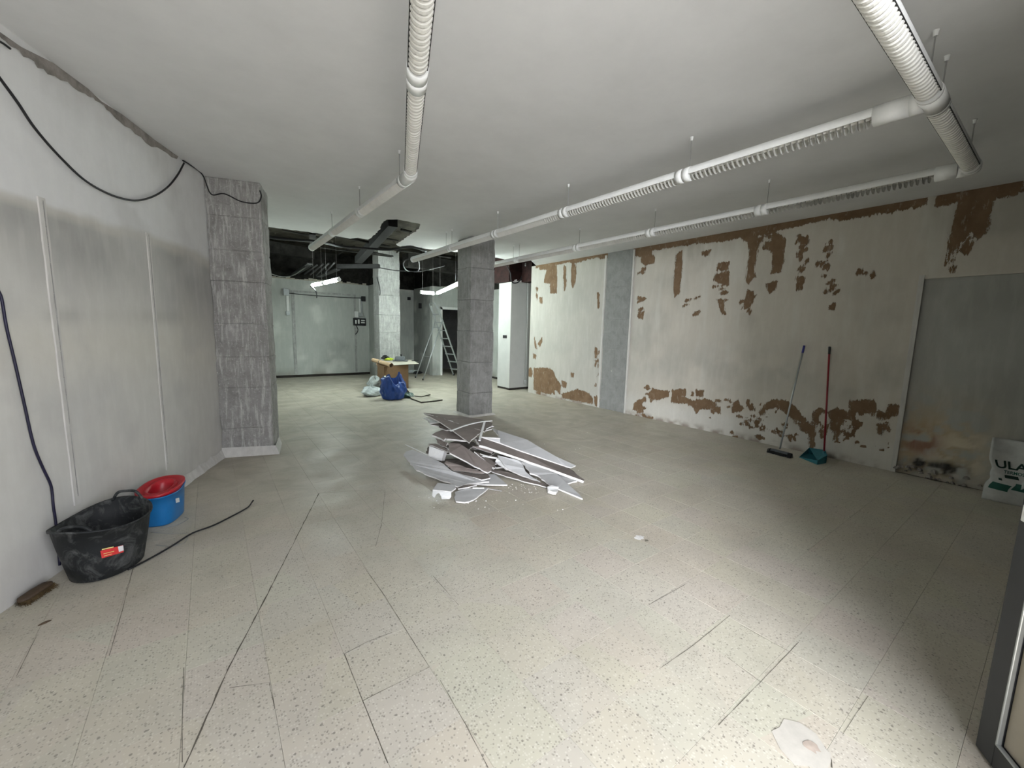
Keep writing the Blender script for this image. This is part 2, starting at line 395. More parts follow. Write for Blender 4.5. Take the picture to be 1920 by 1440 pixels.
# open joints and old partition scars in the floor
def scar(pix, w, name='crack', mat='crackdark', jit=.003):
    P = [at(*p) for p in pix]; b = MB(); L = []; R = []
    pts = []
    for a, c in zip(P[:-1], P[1:]):
        n = max(2, int(np.linalg.norm(c-a)/.05)); pts += [a+(c-a)*t/n for t in range(n)]
    pts.append(P[-1]); pts = np.array(pts)
    for i, p in enumerate(pts):
        t = pts[min(i+1, len(pts)-1)]-pts[max(i-1, 0)]; t /= np.linalg.norm(t); nn = np.array([-t[1], t[0], 0]); j = random.gauss(0, jit); ww = w*random.uniform(.3, 1.3)
        L.append(p+nn*(j+ww/2)); R.append(p+nn*(j-ww/2))
    n = len(pts); V = [(*q[:2], .0012) for q in L]+[(*q[:2], .0012) for q in R]
    b.add(V, [(i+n, i+1+n, i+1, i) for i in range(n-1)]); return b.build(name, mat, fl)
scar([(345, 1440), (430, 1250), (497, 1123), (598, 925)], .0065, jit=.0008)
scar([(598, 925), (655, 921), (722, 920)], .003, jit=.001); scar([(722, 920), (715, 985), (704, 1025)], .003, jit=.001)
for pl in ([(722, 1118), (760, 1179), (805, 1251)], [(805, 1251), (740, 1284), (680, 1314)], [(646, 1226), (680, 1314), (727, 1431)], [(646, 1226), (690, 1203), (735, 1186)],
           [(680, 1060), (722, 1118)], [(812, 1080), (860, 1135)], [(825, 1275), (875, 1362), (915, 1440)], [(255, 1045), (228, 1150), (205, 1230)], [(505, 1280), (515, 1330)],
           [(1347, 1360), (1426, 1279), (1498, 1204)], [(1364, 1233), (1426, 1279)], [(1580, 1377), (1628, 1305)], [(1240, 1252), (1300, 1210), (1369, 1154)], [(1385, 1170), (1485, 1225)],
           [(345, 1252), (342, 1330), (342, 1430)], [(70, 1190), (30, 1270)], [(1220, 1132), (1285, 1096)], [(430, 1290), (505, 1280)]):
    scar(pl, .0022, jit=.0004)
scar([(1462, 1368), (1485, 1364), (1515, 1375), (1545, 1400), (1558, 1425), (1560, 1440)], .007, jit=.001)
def blotch(px, r, mat, name='patch', sq=1., seed=0, n=14, z=.0014):
    c = at(*px); rr = random.Random(seed); b = MB()
    V = [(c[0], c[1], z+.0008)]+[(c[0]+r*rr.uniform(.6, 1.2)*math.cos(2*math.pi*i/n), c[1]+sq*r*rr.uniform(.6, 1.2)*math.sin(2*math.pi*i/n), z) for i in range(n)]
    b.add(V, [(0, i+1, (i+1) % n+1) for i in range(n)]); return b.build(name, mat, fl)
blotch((1199, 1008), .045, 'gyps', 'broken_tile_corner', .8, 3); blotch((1212, 1014), .02, 'grout', 'broken_tile_corner', .7, 4, z=.003)
blotch((1510, 1405), .11, 'mortar', 'mortar_patch', 1.0, 5); blotch((1520, 1400), .035, 'mortar2', 'mortar_patch', .8, 8, z=.003)

# ============================================================ LEFT WALL
BASE_L = np.array([.56, .555, .52])
def paint_left(P, U, Z):
    x, y = project(P+np.array([0, 0, 0.])); front = ((P-CAM)@CW) > .2
    x = np.where(front, x, -400); y = np.where(front, y, 700)
    x = np.clip(x, -900, 600); uz = np.stack([U, Z], 1)
    C = np.tile(BASE_L, (len(P), 1))
    line = np.interp(x, [-900, 0, 85, 180, 280, 340, 392], [100, 355, 386, 415, 440, 460, 485])
    below = y-line+(fbm(uz, 5, 3)-.5)*14
    C = lerp(C, (.66, .665, .66), sm(-below, -4, 8))
    edge = sm(below, 0, 10)
    n1 = fbm(uz, 1.8, 11)
    C = lerp(C, (.30, .30, .285), edge*(1-sm(below, 30, 190))*(.45+.55*sm(n1, .3, .7))*.9)
    C = lerp(C, (.64, .62, .55), edge*(1-sm(below, 6, 26))*.5)
    C = lerp(C, (.36, .36, .34), np.exp(-((y-(592+(x-90)*.01))/15)**2)*sm(x, 60, 110)*(.3+.6*sm(fbm(uz, 3, 5), .35, .65))*.8)
    C = lerp(C, (.63, .60, .50), np.exp(-((y-650)/60)**2)*.35)
    C = lerp(C, (.42, .42, .41), sm(fbm(uz, 2.2, 21), .5, .72)*.35)
    C = lerp(C, (.47, .45, .42), (1-sm(Z, 0, .5))*.25)
    return C, None
LEN_L = 6.75
o0 = LP-LD*LEN_L
wl = gridwall('wall_left', o0, LD, LEN_L+.12, 0, CEIL, .03, 'wall_l', paint_left, .2, LN)
def lstrip(px, w, name, mat, off=.004, jit=.0):
    A = [atl(*p, off) for p in px]; b = MB(); V = []; n = len(A)
    for k, p in enumerate(A):
        d = LD*(w/2*(1+random.uniform(-jit, jit)))
        for s, o in ((-1, 0), (1, 0)): V.append(p+s*d)
        for s in (-1, 1): V.append(p+s*d*1.15-LN*off)
    f = []
    for k in range(n-1):
        a, c = 4*k, 4*k+4; f += [(a, a+1, c+1, c), (a+2, a, c, c+2), (a+1, a+3, c+3, c+1)]
    f += [(0, 2, 3, 1), (4*n-4, 4*n-3, 4*n-1, 4*n-2)]
    return b.add(V, f).build(name, mat, wl)
def subdiv(a, b, n): return [(a[0]+(b[0]-a[0])*i/n, a[1]+(b[1]-a[1])*i/n) for i in range(n+1)]
lstrip(subdiv((78, 370), (147, 945), 14), .050, 'joint_strip', 'joint', .006, .1)
lstrip(subdiv((81, 376), (147, 930), 14), .006, 'joint_groove', 'conc_l', .008, .4)
lstrip(subdiv((278, 437), (316, 880), 12), .050, 'joint_strip', 'joint', .006, .1)
lstrip(subdiv((279, 440), (315, 870), 12), .006, 'joint_groove', 'conc_l', .008, .4)
# torn plaster strip under the ceiling
tp = [(0, 60), (40, 88), (100, 118), (165, 166), (190, 190), (230, 215), (290, 262), (343, 300)]; wd_ = [10, 14, 26, 14, 5, 16, 16, 5]
b = MB(); V = []
pr = random.Random(3)
TT = []
for i in range(len(tp)-1):
    for k in range(6):
        t = k/6; TT.append((tp[i][0]*(1-t)+tp[i+1][0]*t, tp[i][1]*(1-t)+tp[i+1][1]*t, (wd_[i]*(1-t)+wd_[i+1]*t)*pr.uniform(.75, 1.25)))
for x, y, w in TT: V += [atl(x, y+w*.0, .006), atl(x-w*.35, y+w*.7, .004)]
b.add(V, [(2*i, 2*i+1, 2*i+3, 2*i+2) for i in range(len(TT)-1)]).build('torn_plaster_edge', 'torn', wl)
# mortar fillet along the foot of the wall near the pillar
b = MB(); A = [LP-LD*t for t in np.linspace(0, 1.2, 14)]
V = []
for k, p in enumerate(A): V += [p+LN*random.uniform(.035, .05)+np.array([0, 0, .001]), p+LN*.002+np.array([0, 0, random.uniform(.07, .1)])]
struct(b.add(V, [(2*i, 2*i+1, 2*i+3, 2*i+2) for i in range(13)]).build('baseboard_left', 'joint'))

# ============================================================ PILLARS
def jag(z, i): return .004*math.sin(13.1*z+i*2.3)+random.uniform(-.003, .003)
def pillar(name, corners, zs, mat, label=None):
    """square pillar cast in lifts: each lift is its own block with worn edges"""
    cs = [np.array([*c, 0.]) for c in corners]; cen = sum(cs)/4
    e = bpy.data.objects.new(name, None); COL.objects.link(e); e.location = (cen[0], cen[1], 0); e['kind'] = 'structure'
    if label: e['label'] = label
    for z0, z1 in zip(zs[:-1], zs[1:]):
        b = MB(); V = []; rings = [z0+.001, z0+.012]+list(np.linspace(z0+.04, z1-.04, 5))+[z1-.012, z1-.001]
        off = random.uniform(-.004, .004)
        for ri, z in enumerate(rings):
            sh = (.013 if mat == 'conc' else .009) if ri in (0, len(rings)-1) else .004
            for i in range(4):
                a, c = cs[i], cs[(i+1) % 4]
                for k in range(5):
                    p = a+(c-a)*k/5; d = p-cen; d /= np.linalg.norm(d); cr = .006 if k == 0 else 0
                    p = p+d*(off-sh-cr+jag(z, i+k)+random.uniform(-.004, .002)*(k == 0)); V.append((p[0], p[1], z+(random.uniform(-.006, .006) if 0 < ri < len(rings)-1 else 0)))
        n = 20; R = len(rings)
        f = [(r*n+k, r*n+(k+1) % n, (r+1)*n+(k+1) % n, (r+1)*n+k) for r in range(R-1) for k in range(n)]+[tuple(range(n))[::-1], tuple(range((R-1)*n, R*n))]
        b.add(V, f).build('concrete_block', mat, e)
    return e
def hz(bx, by, y, base=(0, 0)): d = ray(bx, y); g = at(bx, by); t = np.hypot(*g[:2])/np.hypot(*d[:2]); return H+d[2]*t
zl = [0, .33, .81, 1.17, 1.55, 2.02, 2.36, 2.72, CEIL]
pillar('pillar_left', [(.04, 5.715), (.555, 5.57), (.67, 6.02), (.155, 6.165)], zl, 'conc_l', 'pale whitewashed concrete pillar ending the stained left wall')
pillar('pillar_middle', [(3.645, 6.20), (4.13, 6.19), (4.13, 6.67), (3.645, 6.68)], [0, .42, .97, 1.52, 2.06, 2.60, CEIL], 'conc', 'bare grey concrete pillar standing free in the middle of the room')
pillar('pillar_back', [(3.93, 11.8), (4.56, 11.8), (4.56, 12.3), (3.93, 12.3)], [0, .45, .92, 1.4, 1.9, 2.45, 2.95, 3.72], 'conc_b', 'pale concrete pillar near the back wall behind the cardboard box')
# mortar fillets at pillar feet
struct(MB().box((3.60, 6.14, -.001), (4.18, 6.74, .03), taper=.035).build('baseboard_middle', 'joint'))
p0 = np.array([.04, 5.715]); p1 = np.array([.57, 5.555])
struct(MB().add([(*(p0-[0, .05]), .001), (*(p1-[-.03, .06]), .001), (*(p1+[.12, .46]), .001), (*(p1+[.09, .46]), .1), (*p1, .1), (*p0, .11)], [(0, 1, 4, 5), (1, 2, 3, 4)]).build('baseboard_pillar', 'joint'))

# ============================================================ RIGHT WALL
A_ = lambda L: [(1120+a/2.4, 420+c/2.4) for a, c in L]
B_ = lambda L: [(1280+a/3, c/3) for a, c in L]
D_ = lambda L: [(985+a/4.5, 460+c/4.5) for a, c in L]
PEEL = [A_(l) for l in (
 [(160,95),(300,65),(480,35),(620,15),(690,-5),(800,-15),(800,10),(720,20),(690,60),(660,40),(640,30),(620,40),(560,50),(480,55),(420,60),(330,75),(260,85),(240,110),(260,130),(255,150),(225,165),(200,155),(200,125),(160,110)],
 [(358,120),(385,95),(378,200),(368,300),(350,320),(345,260)], [(680,45),(745,35),(720,90),(708,150),(702,190),(710,220),(680,255),(670,245),(680,200),(690,120)],
 [(680,290),(700,300),(700,345),(680,375),(655,380),(670,330)], [(760,60),(795,50),(790,40),(765,25),(820,15),(845,45),(838,110),(835,150),(820,200),(788,205),(790,160),(800,110),(770,90),(750,85)],
 [(765,260),(810,248),(800,280),(775,305)], [(545,160),(590,155),(590,190),(540,190)], [(535,215),(590,205),(590,262),(570,262),(530,240)], [(540,335),(565,345),(575,405),(562,405)],
 [(185,320),(220,330),(195,345)], [(185,395),(210,395),(205,425),(185,420)], [(470,105),(510,95),(500,120),(475,115)], [(910,35),(950,30),(945,60),(920,60)], [(904,225),(930,230),(920,280),(900,290)],
 [(1045,370),(1070,355),(1065,380),(1045,385)], [(1028,165),(1048,165),(1040,192)], [(1050,270),(1075,262),(1060,288)],
 [(160,835),(175,800),(215,780),(215,795),(185,815),(175,840)], [(230,760),(250,745),(320,755),(318,775),(270,790),(232,782)],
 [(338,750),(365,745),(395,745),(395,770),(370,775),(430,795),(500,790),(535,820),(520,828),(450,832),(400,805),(335,800)], [(445,750),(475,748),(470,775),(445,770)], [(525,825),(550,825),(550,850),(530,845)],
 [(612,810),(630,798),(655,830),(640,840),(612,845)], [(730,850),(760,810),(800,793),(860,800),(900,840),(935,880),(930,895),(885,875),(840,840),(800,820),(755,835),(740,862)],
 [(915,900),(950,890),(975,915),(975,1005),(960,1010),(955,940),(920,925)], [(970,870),(985,835),(1010,830),(1020,845),(988,860),(980,910)], [(1040,850),(1080,830),(1118,845),(1110,878),(1060,882)],
 [(1060,880),(1090,885),(1090,940),(1070,960),(1060,910)], [(1140,800),(1200,795),(1250,800),(1255,845),(1210,850),(1145,850)], [(1255,845),(1310,850),(1320,815),(1362,820),(1360,850),(1290,880)],
 [(680,815),(700,810),(705,835),(688,840)], [(165,810),(200,815),(205,845),(180,850)])]
PEEL += [B_(l) for l in (
 [(0,1318),(220,1272),(380,1242),(580,1207),(1060,1120),(1200,1096),(1200,1130),(1060,1165),(900,1195),(700,1218),(580,1246),(430,1275),(400,1300),(370,1290),(330,1290),(200,1312),(0,1348)],
 [(1440,1085),(1560,1060),(1560,1082),(1440,1105)],
 [(1560,1070),(1640,1030),(1920,985),(1920,1022),(1850,1048),(1780,1055),(1740,1080),(1720,1200),(1700,1280),(1660,1290),(1620,1255),(1570,1340),(1520,1400),(1500,1440),(1520,1300),(1550,1150)],
 [(1560,1380),(1600,1340),(1640,1330),(1600,1400)], [(1200,1120),(1360,1090),(1370,1100),(1210,1135)])]
PEEL += [D_(l) for l in (
 [(110,145),(180,130),(265,122),(264,385),(212,385),(210,300),(160,290),(170,220),(190,170),(120,165)], [(325,135),(342,150),(342,330),(331,362),(326,250)], [(395,120),(425,130),(425,270),(400,338),(390,280)],
 [(300,125),(420,100),(500,82),(580,57),(700,32),(700,60),(640,75),(560,80),(470,100),(400,115)], [(75,1040),(185,1035),(235,1060),(250,1110),(300,1180),(290,1220),(240,1220),(215,1255),(110,1230),(70,1215)],
 [(25,1045),(50,1035),(60,1080),(50,1110),(30,1100)], [(310,1258),(400,1230),(440,1215),(530,1250),(570,1300),(560,1335),(420,1305),(320,1285)], [(590,860),(605,870),(600,950),(588,950)],
 [(582,970),(612,970),(600,992)], [(610,385),(624,400),(620,525),(611,520)], [(90,340),(108,345),(100,372)], [(90,390),(102,400),(98,452)], [(120,430),(140,430),(140,480),(124,477)],
 [(107,830),(142,780),(142,810),(125,852)], [(78,780),(92,850),(96,872),(82,862)], [(70,915),(90,930),(86,955),(70,950)], [(310,1145),(347,1160),(347,1202),(310,1187)],
 [(385,1080),(410,1080),(405,1115),(390,1105)], [(583,1280),(622,1280),(622,1362),(590,1352)])]
pr2 = random.Random(12)
for cx, cy, sx_, sy_, nn, an in ((1203, 545, 5, 55, 9, -.6), (1290, 560, 14, 30, 4, -.6), (1356, 535, 8, 48, 9, -.2), (1405, 560, 7, 28, 6, -.9), (1504, 480, 8, 50, 12, -.8), (1552, 500, 14, 60, 16, -.8), (1620, 505, 22, 8, 4, -1.2), (1408, 800, 22, 22, 18, .3),
                                (1480, 805, 30, 18, 12, .4), (1545, 800, 18, 18, 8, 1.3), (1585, 795, 22, 22, 14, .2), (1655, 790, 14, 18, 10, 1.2), (1340, 762, 22, 12, 8, .2), (1200, 775, 18, 12, 10, .2), (1118, 700, 4, 50, 9, 1.5), (1020, 745, 22, 12, 8, .8), (1820, 440, 16, 22, 8, -.9), (1782, 490, 6, 20, 5, -1.3)):
    for k in range(nn):
        x = cx+pr2.gauss(0, sx_*.7); y = cy+pr2.uniform(-sy_, sy_); L = pr2.uniform(2.0, 6.5); w = L*pr2.uniform(.22, .55); a = an+pr2.gauss(0, .25); c_, s_ = math.cos(a), math.sin(a)
        PEEL.append([(x-L*c_, y-L*s_), (x-w*s_*.6, y+w*c_*.6), (x+L*c_, y+L*s_), (x+w*s_, y-w*c_)])
def paint_right(P, U, Z):
    uz = P[:, [1, 2]].copy(); peel = np.full(len(P), -1.)
    for pg in PEEL:
        q = np.array([atx(x, y, XR)[[1, 2]] for x, y in pg]); q[:, 1] -= np.maximum(0, q[:, 1]-1.9)*.075; q[:, 1] = np.where(q[:, 1] > 3.04, q[:, 1]+.15, q[:, 1])
        lo = q.min(0)-.12; hi = q.max(0)+.12; m = ((uz > lo) & (uz < hi)).all(1)
        if m.any(): peel[m] = np.maximum(peel[m], sdist(uz[m], q))
    Y = uz[:, 0]
    peel = np.where(peel < -.10, -.2, peel)
    top = .055+.075*(vnoise(np.stack([Y, Y*0+3], 1), 3.1, 88)-.35)-(CEIL-Z)
    peel = np.maximum(peel, np.where((Y > 1.35) & (Y < ya-.02), top, -1)); peel = np.maximum(peel, np.where((Y > yb+.08) & (Y < 7.9), top-.02, -1))
    # small scattered chips near the big patches
    low = np.exp(-((Z-.42)/.20)**2)*sm(5.1-Y, 0, .2)
    peel = np.maximum(peel, np.where((low > .35) & (Y > 1.1), (fbm(uz, 9, 31)-.735)*.5, -1)); peel = np.maximum(peel, np.where((Z > 19) & (Z < 2.95) & (Y > 1.9) & (Y < 5), (vnoise(np.stack([Y*1.0, Z*.35], 1), 14, 77)-.93)*.5*sm(vnoise(np.stack([Y, Z*.15], 1), 2.6, 9), .5, .6), -1))
    C = np.tile(np.array([.545, .51, .445]), (len(P), 1)); n1 = fbm(uz, 1.4, 41); st = fbm(np.stack([Y, Z*.16], 1), 7, 51)
    C = lerp(C, (.36, .345, .30), sm(n1, .45, .75)*.6); C = lerp(C, (.60, .585, .53), sm(st, .5, .8)*.6)
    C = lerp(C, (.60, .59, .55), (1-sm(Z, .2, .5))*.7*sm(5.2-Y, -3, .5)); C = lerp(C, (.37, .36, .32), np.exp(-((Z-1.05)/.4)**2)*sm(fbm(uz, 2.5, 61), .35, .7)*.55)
    C = lerp(C, (.39, .385, .35), sm(Y, 4.0, 5.7)*.7)  # far end painted darker to tone down the daylight falling there
    mold = lambda cx, cy, r: np.exp(-(((uz-atx(cx, cy, XR)[[1, 2]])**2).sum(1))/r**2)
    C = lerp(C, (.17, .12, .09), (1-sm(Z, .0, .12))*sm(fbm(uz, 8, 71), .4, .7)*.8)
    return C, peel
def paint_recess(P, U, Z):
    uz = P[:, [1, 2]]; C = np.tile(np.array([.40, .405, .375]), (len(P), 1)); C = lerp(C, (.30, .30, .27), sm(fbm(uz, 2, 5), .4, .7)*.5)
    g = lambda cx, cy, r: np.exp(-(((uz-atx(cx, cy, XR)[[1, 2]])**2).sum(1))/r**2)
    nz = fbm(uz, 9, 15)
    C = lerp(C, (.46, .37, .24), g(1745, 835, .42)*1.3*sm(nz, .3, .5)); C = lerp(C, (.66, .60, .46), g(1765, 850, .26)*1.4*sm(nz, .48, .6)); C = lerp(C, (.29, .16, .11), g(1725, 828, .15)*1.5*sm(nz, .42, .58))
    for q in ((1722, 868, .05), (1750, 876, .05), (1772, 880, .07), (1800, 884, .05)): C = lerp(C, (.02, .017, .014), g(*q)*2*sm(nz, .35, .5))
    C = lerp(C, (.5, .48, .42), sm(fbm(uz, 14, 99), .6, .75)*(1-sm(Z, .25, .6))*.7)
    return C, None
YS = 1.075
ya = atx(1170, 774, XR)[1]; yb = atx(1124, 763, XR)[1]
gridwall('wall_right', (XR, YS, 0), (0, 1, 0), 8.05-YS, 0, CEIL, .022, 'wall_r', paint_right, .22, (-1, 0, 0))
# by the shop front: strip above the recess, and the recessed panel itself
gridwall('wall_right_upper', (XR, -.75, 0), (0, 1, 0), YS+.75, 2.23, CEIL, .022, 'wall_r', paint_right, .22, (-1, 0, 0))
gridwall('wall_right_recess', (XR+.03, -.75, 0), (0, 1, 0), YS+.75, 0, 2.23, .025, 'wall_b', paint_recess, .19, (-1, 0, 0))
struct(MB().box((XR-.012, YS-.01, .0), (XR+.04, YS+.035, 2.27)).build('trim_1', 'joint'))
b = MB()
for k in range(26):
    y = YS+random.uniform(-.35, .2)-k*.02; r = random.uniform(.012, .035)
    b.lathe([(.0, r), (r*.7, r*.7), (r, 0)], (XR+.0, y, random.uniform(.0, .10)), 7, 1, 1)
struct(b.build('plaster_crumb_edge', 'torn')).__setitem__('kind', 'stuff')
# concrete pilaster let into the wall
ya = atx(1170, 774, XR)[1]; yb = atx(1124, 763, XR)[1]
pillar('pillar_right', [(XR-.012, ya+.0), (XR-.012, yb), (XR+.3, yb), (XR+.3, ya)], [0, .62, 1.22, 1.8, 2.43, CEIL], 'pilaster', 'flush grey concrete pilaster in the peeling right wall')
struct(MB().box((XR-.02, ya-.035, 0), (XR, ya-.004, CEIL-.02)).box((XR-.016, yb+.004, 0), (XR, yb+.05, CEIL-.04)).build('trim_2', 'joint'))

# ============================================================ CEILING (plasterboard, torn off towards the back)
edge_px = [(640, 444), (655, 447), (672, 446), (690, 449), (703, 440), (712, 430), (716, 419), (725, 412), (745, 412), (765, 415), (788, 420), (787, 428), (770, 440), (752, 452), (742, 458), (748, 462), (770, 460), (795, 466), (830, 470), (853, 472), (900, 478), (935, 484), (950, 487), (985, 488), (1000, 487)]
out = [(-3.0, 7.9), (.2, 7.98), (.75, 7.93), (1.2, 7.88), (1.5, 7.86)]+[tuple(at(x, y, CEIL)[:2]) for x, y in edge_px]
ce = []
for a, c in zip(out[:-1], out[1:]):
    n = max(1, int(math.hypot(c[0]-a[0], c[1]-a[1])/.06))
    for k in range(n): t = k/n; ce.append((a[0]+(c[0]-a[0])*t+random.gauss(0, .010), a[1]+(c[1]-a[1])*t+random.gauss(0, .012)))
ce += [(6.47, 7.9), (8.3, 7.9)]
poly = [(x, y, CEIL) for x, y in [(8.3, -.78), (-3.0, -.78)]]+[(x, y, CEIL) for x, y in ce]
struct(MB().prism(poly, (0, 0, .028), 0, 1).build('ceiling', ['ceil', 'torn']))
# structural slab over it, dark walls of the void
for nm, lo, hi in (('wall_outer_left', (-3.4, -.75, 0), (-3.15, 15.4, 3.9)), ('wall_outer_right', (8.45, -.75, 0), (8.7, 15.4, 3.9)), ('wall_outer_back', (-3.4, 15.1, 0), (8.7, 15.4, 3.9)), ('wall_upper_gap', (5.9, 12.8, 2.9), (6.1, 14.0, 3.72))):
    struct(MB().box(lo, hi).build(nm, 'sootwall'))
struct(MB().box((-3.1, -.9, 3.74), (8.6, 5.2, 3.9)).build('ceiling_slab_front', 'soot'))
struct(MB().box((-3.1, 5.2, 3.72), (8.6, 15.2, 3.9)).build('ceiling_slab', 'soot'))
struct(MB().box((-3.1, 5.1, 3.14), (8.6, 5.2, 3.9)).build('wall_void', 'sootwall'))

# ============================================================ BACK OF THE SHOP
def paint_back(seed=0, light_tone=1.):  # tone paints lit wall faces paler and shaded side faces darker
    def f(P, U, Z):
        uz = np.stack([U, Z], 1); C = np.tile(np.array([.43, .455, .43])*light_tone, (len(P), 1))
        C = lerp(C, (.30, .315, .30), sm(fbm(uz, 1.1, seed), .42, .72)*.75); C = lerp(C, (.33, .34, .32), sm(Z, 1.6, 2.6)*.4*sm(fbm(uz, 2.2, seed+3), .3, .7))
        C = lerp(C, (.64, .66, .62), sm(fbm(uz, 1.7, seed+9), .6, .8)*.6); C = lerp(C, (.22, .20, .16), (1-sm(Z, .03, .35))*sm(fbm(uz, 3, seed+5), .4, .7)*.6)
        return C, None
    return f
YB = 13.6; ZT = 2.86
gridwall('wall_back', (.3, YB, 0), (1, 0, 0), 3.9, .07, ZT, .06, 'wall_b', paint_back(1), .2, (0, -1, 0))
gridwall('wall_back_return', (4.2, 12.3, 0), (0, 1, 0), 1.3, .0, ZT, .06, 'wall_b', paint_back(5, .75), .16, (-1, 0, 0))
gridwall('wall_back_right', (4.2, 13.95, 0), (1, 0, 0), 1.68, .0, ZT, .06, 'wall_b', paint_back(8, .9), .2, (0, -1, 0))
gridwall('wall_pier', (5.88, 12.42, 0), (1, 0, 0), .33, .0, 2.9, .06, 'wall_b', paint_back(14, 1.15), .2, (0, -1, 0))
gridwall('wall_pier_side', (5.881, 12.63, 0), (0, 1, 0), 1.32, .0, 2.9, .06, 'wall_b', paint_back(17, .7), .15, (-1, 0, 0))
gridwall('wall_over_door', (6.21, 12.42, 0), (1, 0, 0), .85, 2.2, 2.9, .06, 'wall_b', paint_back(19), .2, (0, -1, 0))
gridwall('wall_beyond_door', (7.06, 12.42, 0), (1, 0, 0), .3, 0, 2.9, .06, 'wall_b', paint_back(21), .2, (0, -1, 0))
gridwall('wall_back_far_right', (7.30, 7.93, 0), (0, 1, 0), 4.5, .0, 2.8, .06, 'wall_b', paint_back(22, 1.05), .2, (-1, 0, 0))
gridwall('wall_back_left', (.3, 5.9, 0), (0, 1, 0), 7.7, .0, 2.9, .08, 'wall_b', paint_back(27), .2, (1, 0, 0))
struct(MB().box((XR+.05, 7.85, 0), (7.3, 8.049, 2.8)).build('wall_right_return', 'joint'))
# dark strip where the skirting has been ripped away
struct(MB().box((.3, YB-.001, 0), (4.2, YB+.1, .072)).build('baseboard_back', 'darkbase'))
struct(MB().box((7.285, 8.0, 0), (7.31, 12.3, .06)).build('baseboard_right', 'darkbase'))
# rough dark masonry above the paint
for nm, lo, hi in (('wall_upper_back', (.2, YB+.02, ZT), (4.3, YB+.25, 3.72)), ('wall_upper_middle', (4.2, 13.9, ZT), (5.95, 14.2, 3.72)), ('wall_upper_door', (5.9, 12.5, 2.9), (7.5, 12.8, 3.72)),
                   ('wall_upper_right', (7.32, 7.9, 2.8), (7.6, 12.6, 3.72)), ('wall_upper_left', (.05, 6.3, 2.9), (.28, 13.8, 3.72)), ('wall_upper_return', (4.22, 12.3, ZT), (4.4, 13.7, 3.72)),
                   ('wall_upper_side', (XR, 5.2, 3.14), (XR+.25, 7.9, 3.72))):
    struct(MB().box(lo, hi).build(nm, 'sootwall'))
b = MB()
for (xa, xb, yy, z) in ((.3, 4.2, YB, ZT), (4.25, 5.85, 13.95, ZT), (6.2, 7.3, 12.42, 2.9)):
    n = int((xb-xa)/.12)
    for k in range(n):
        x = xa+k*.12; hgt = random.uniform(.01, .07); b.box((x, yy-random.uniform(.0, .02), z-.005), (x+.118, yy+.05, z+hgt), taper=.004)
struct(b.build('ragged_paint_edge', 'dustycard')).__setitem__('kind', 'stuff')
# slim proud trims that frame the panel on the back wall
for k, (x0, z0, x1, z1) in enumerate(((1.98, .1, 2.06, 2.5), (3.74, .1, 3.80, 2.5), (1.98, 2.5, 3.80, 2.55))):
    struct(MB().box((x0, YB-.014, z0), (x1, YB, z1)).build('trim_%d' % (k+3), 'conc_b'))
# doorway: pale frame, dark room behind
dr = bpy.data.objects.new('door_1', None); COL.objects.link(dr); dr.location = (6.64, 12.4, 0); dr['kind'] = 'structure'
for lo, hi in (((6.16, 12.385, 0), (6.225, 12.43, 2.25)), ((7.04, 12.385, 0), (7.1, 12.43, 2.25)), ((6.16, 12.385, 2.18), (7.1, 12.43, 2.26))): MB().box(lo, hi).build('frame', 'white', dr)
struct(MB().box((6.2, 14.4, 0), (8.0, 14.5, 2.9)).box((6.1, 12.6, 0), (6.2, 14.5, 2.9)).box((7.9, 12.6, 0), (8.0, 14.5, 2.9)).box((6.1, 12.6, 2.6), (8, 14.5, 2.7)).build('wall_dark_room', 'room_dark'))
# white boxed column by the right wall
wc = bpy.data.objects.new('pillar_white', None); COL.objects.link(wc); wc.location = (6.5, 8.8, 0); wc['kind'] = 'structure'; wc['label'] = 'smooth white boxed-in pillar by the far end of the peeling wall'
MB().box((6.215, 8.55, .055), (6.86, 9.1, 2.76)).build('casing', 'casing', wc)
MB().box((6.225, 8.565, 0), (6.85, 9.1, .055)).build('plinth', 'darkbase', wc)
MB().box((6.1, 8.5, 2.76), (7.3, 9.15, 3.72)).build('upper_shaft', 'redbrick', wc)
b = MB()
for k in range(16):
    x = 6.22+k*.04; b.box((x, 8.49, 2.76), (x+.04, 8.56, 2.76+random.uniform(.0, .07)), taper=.004)
b.build('torn_plaster_edge', 'gyps', wc)
bevel(MB().box((6.195, 8.70, 1.34), (6.215, 8.86, 1.42)).build('dark_hole', 'black', wc), .004)
struct(MB().box((XR+.003, 8.052, 2.76), (7.3, 8.45, 3.72)).build('wall_red_upper', 'redbrick'))

# ============================================================ SHOP FRONT (behind the camera)
gw = lambda *a: gridwall(*a)
struct(MB().box((1.55, -.75, 0), (6.7, -.45, CEIL)).build('wall_front', 'facade'))
struct(MB().box((-3.2, -.75, 2.85), (1.55, -.45, CEIL)).box((-3.2, -.75, 0), (OPL, -.45, 2.85)).build('wall_front_lintel', 'facade'))
struct(MB().box((OPL-.2, -1.15, 0), (OPL-.001, -.75, 2.85)).build('wall_light_block', 'facade'))  # unseen wall added outside to block slanting sky light from the left
struct(MB().box((-14, -16, -.12), (16, -.75, -.02)).build('pavement', 'pave'))

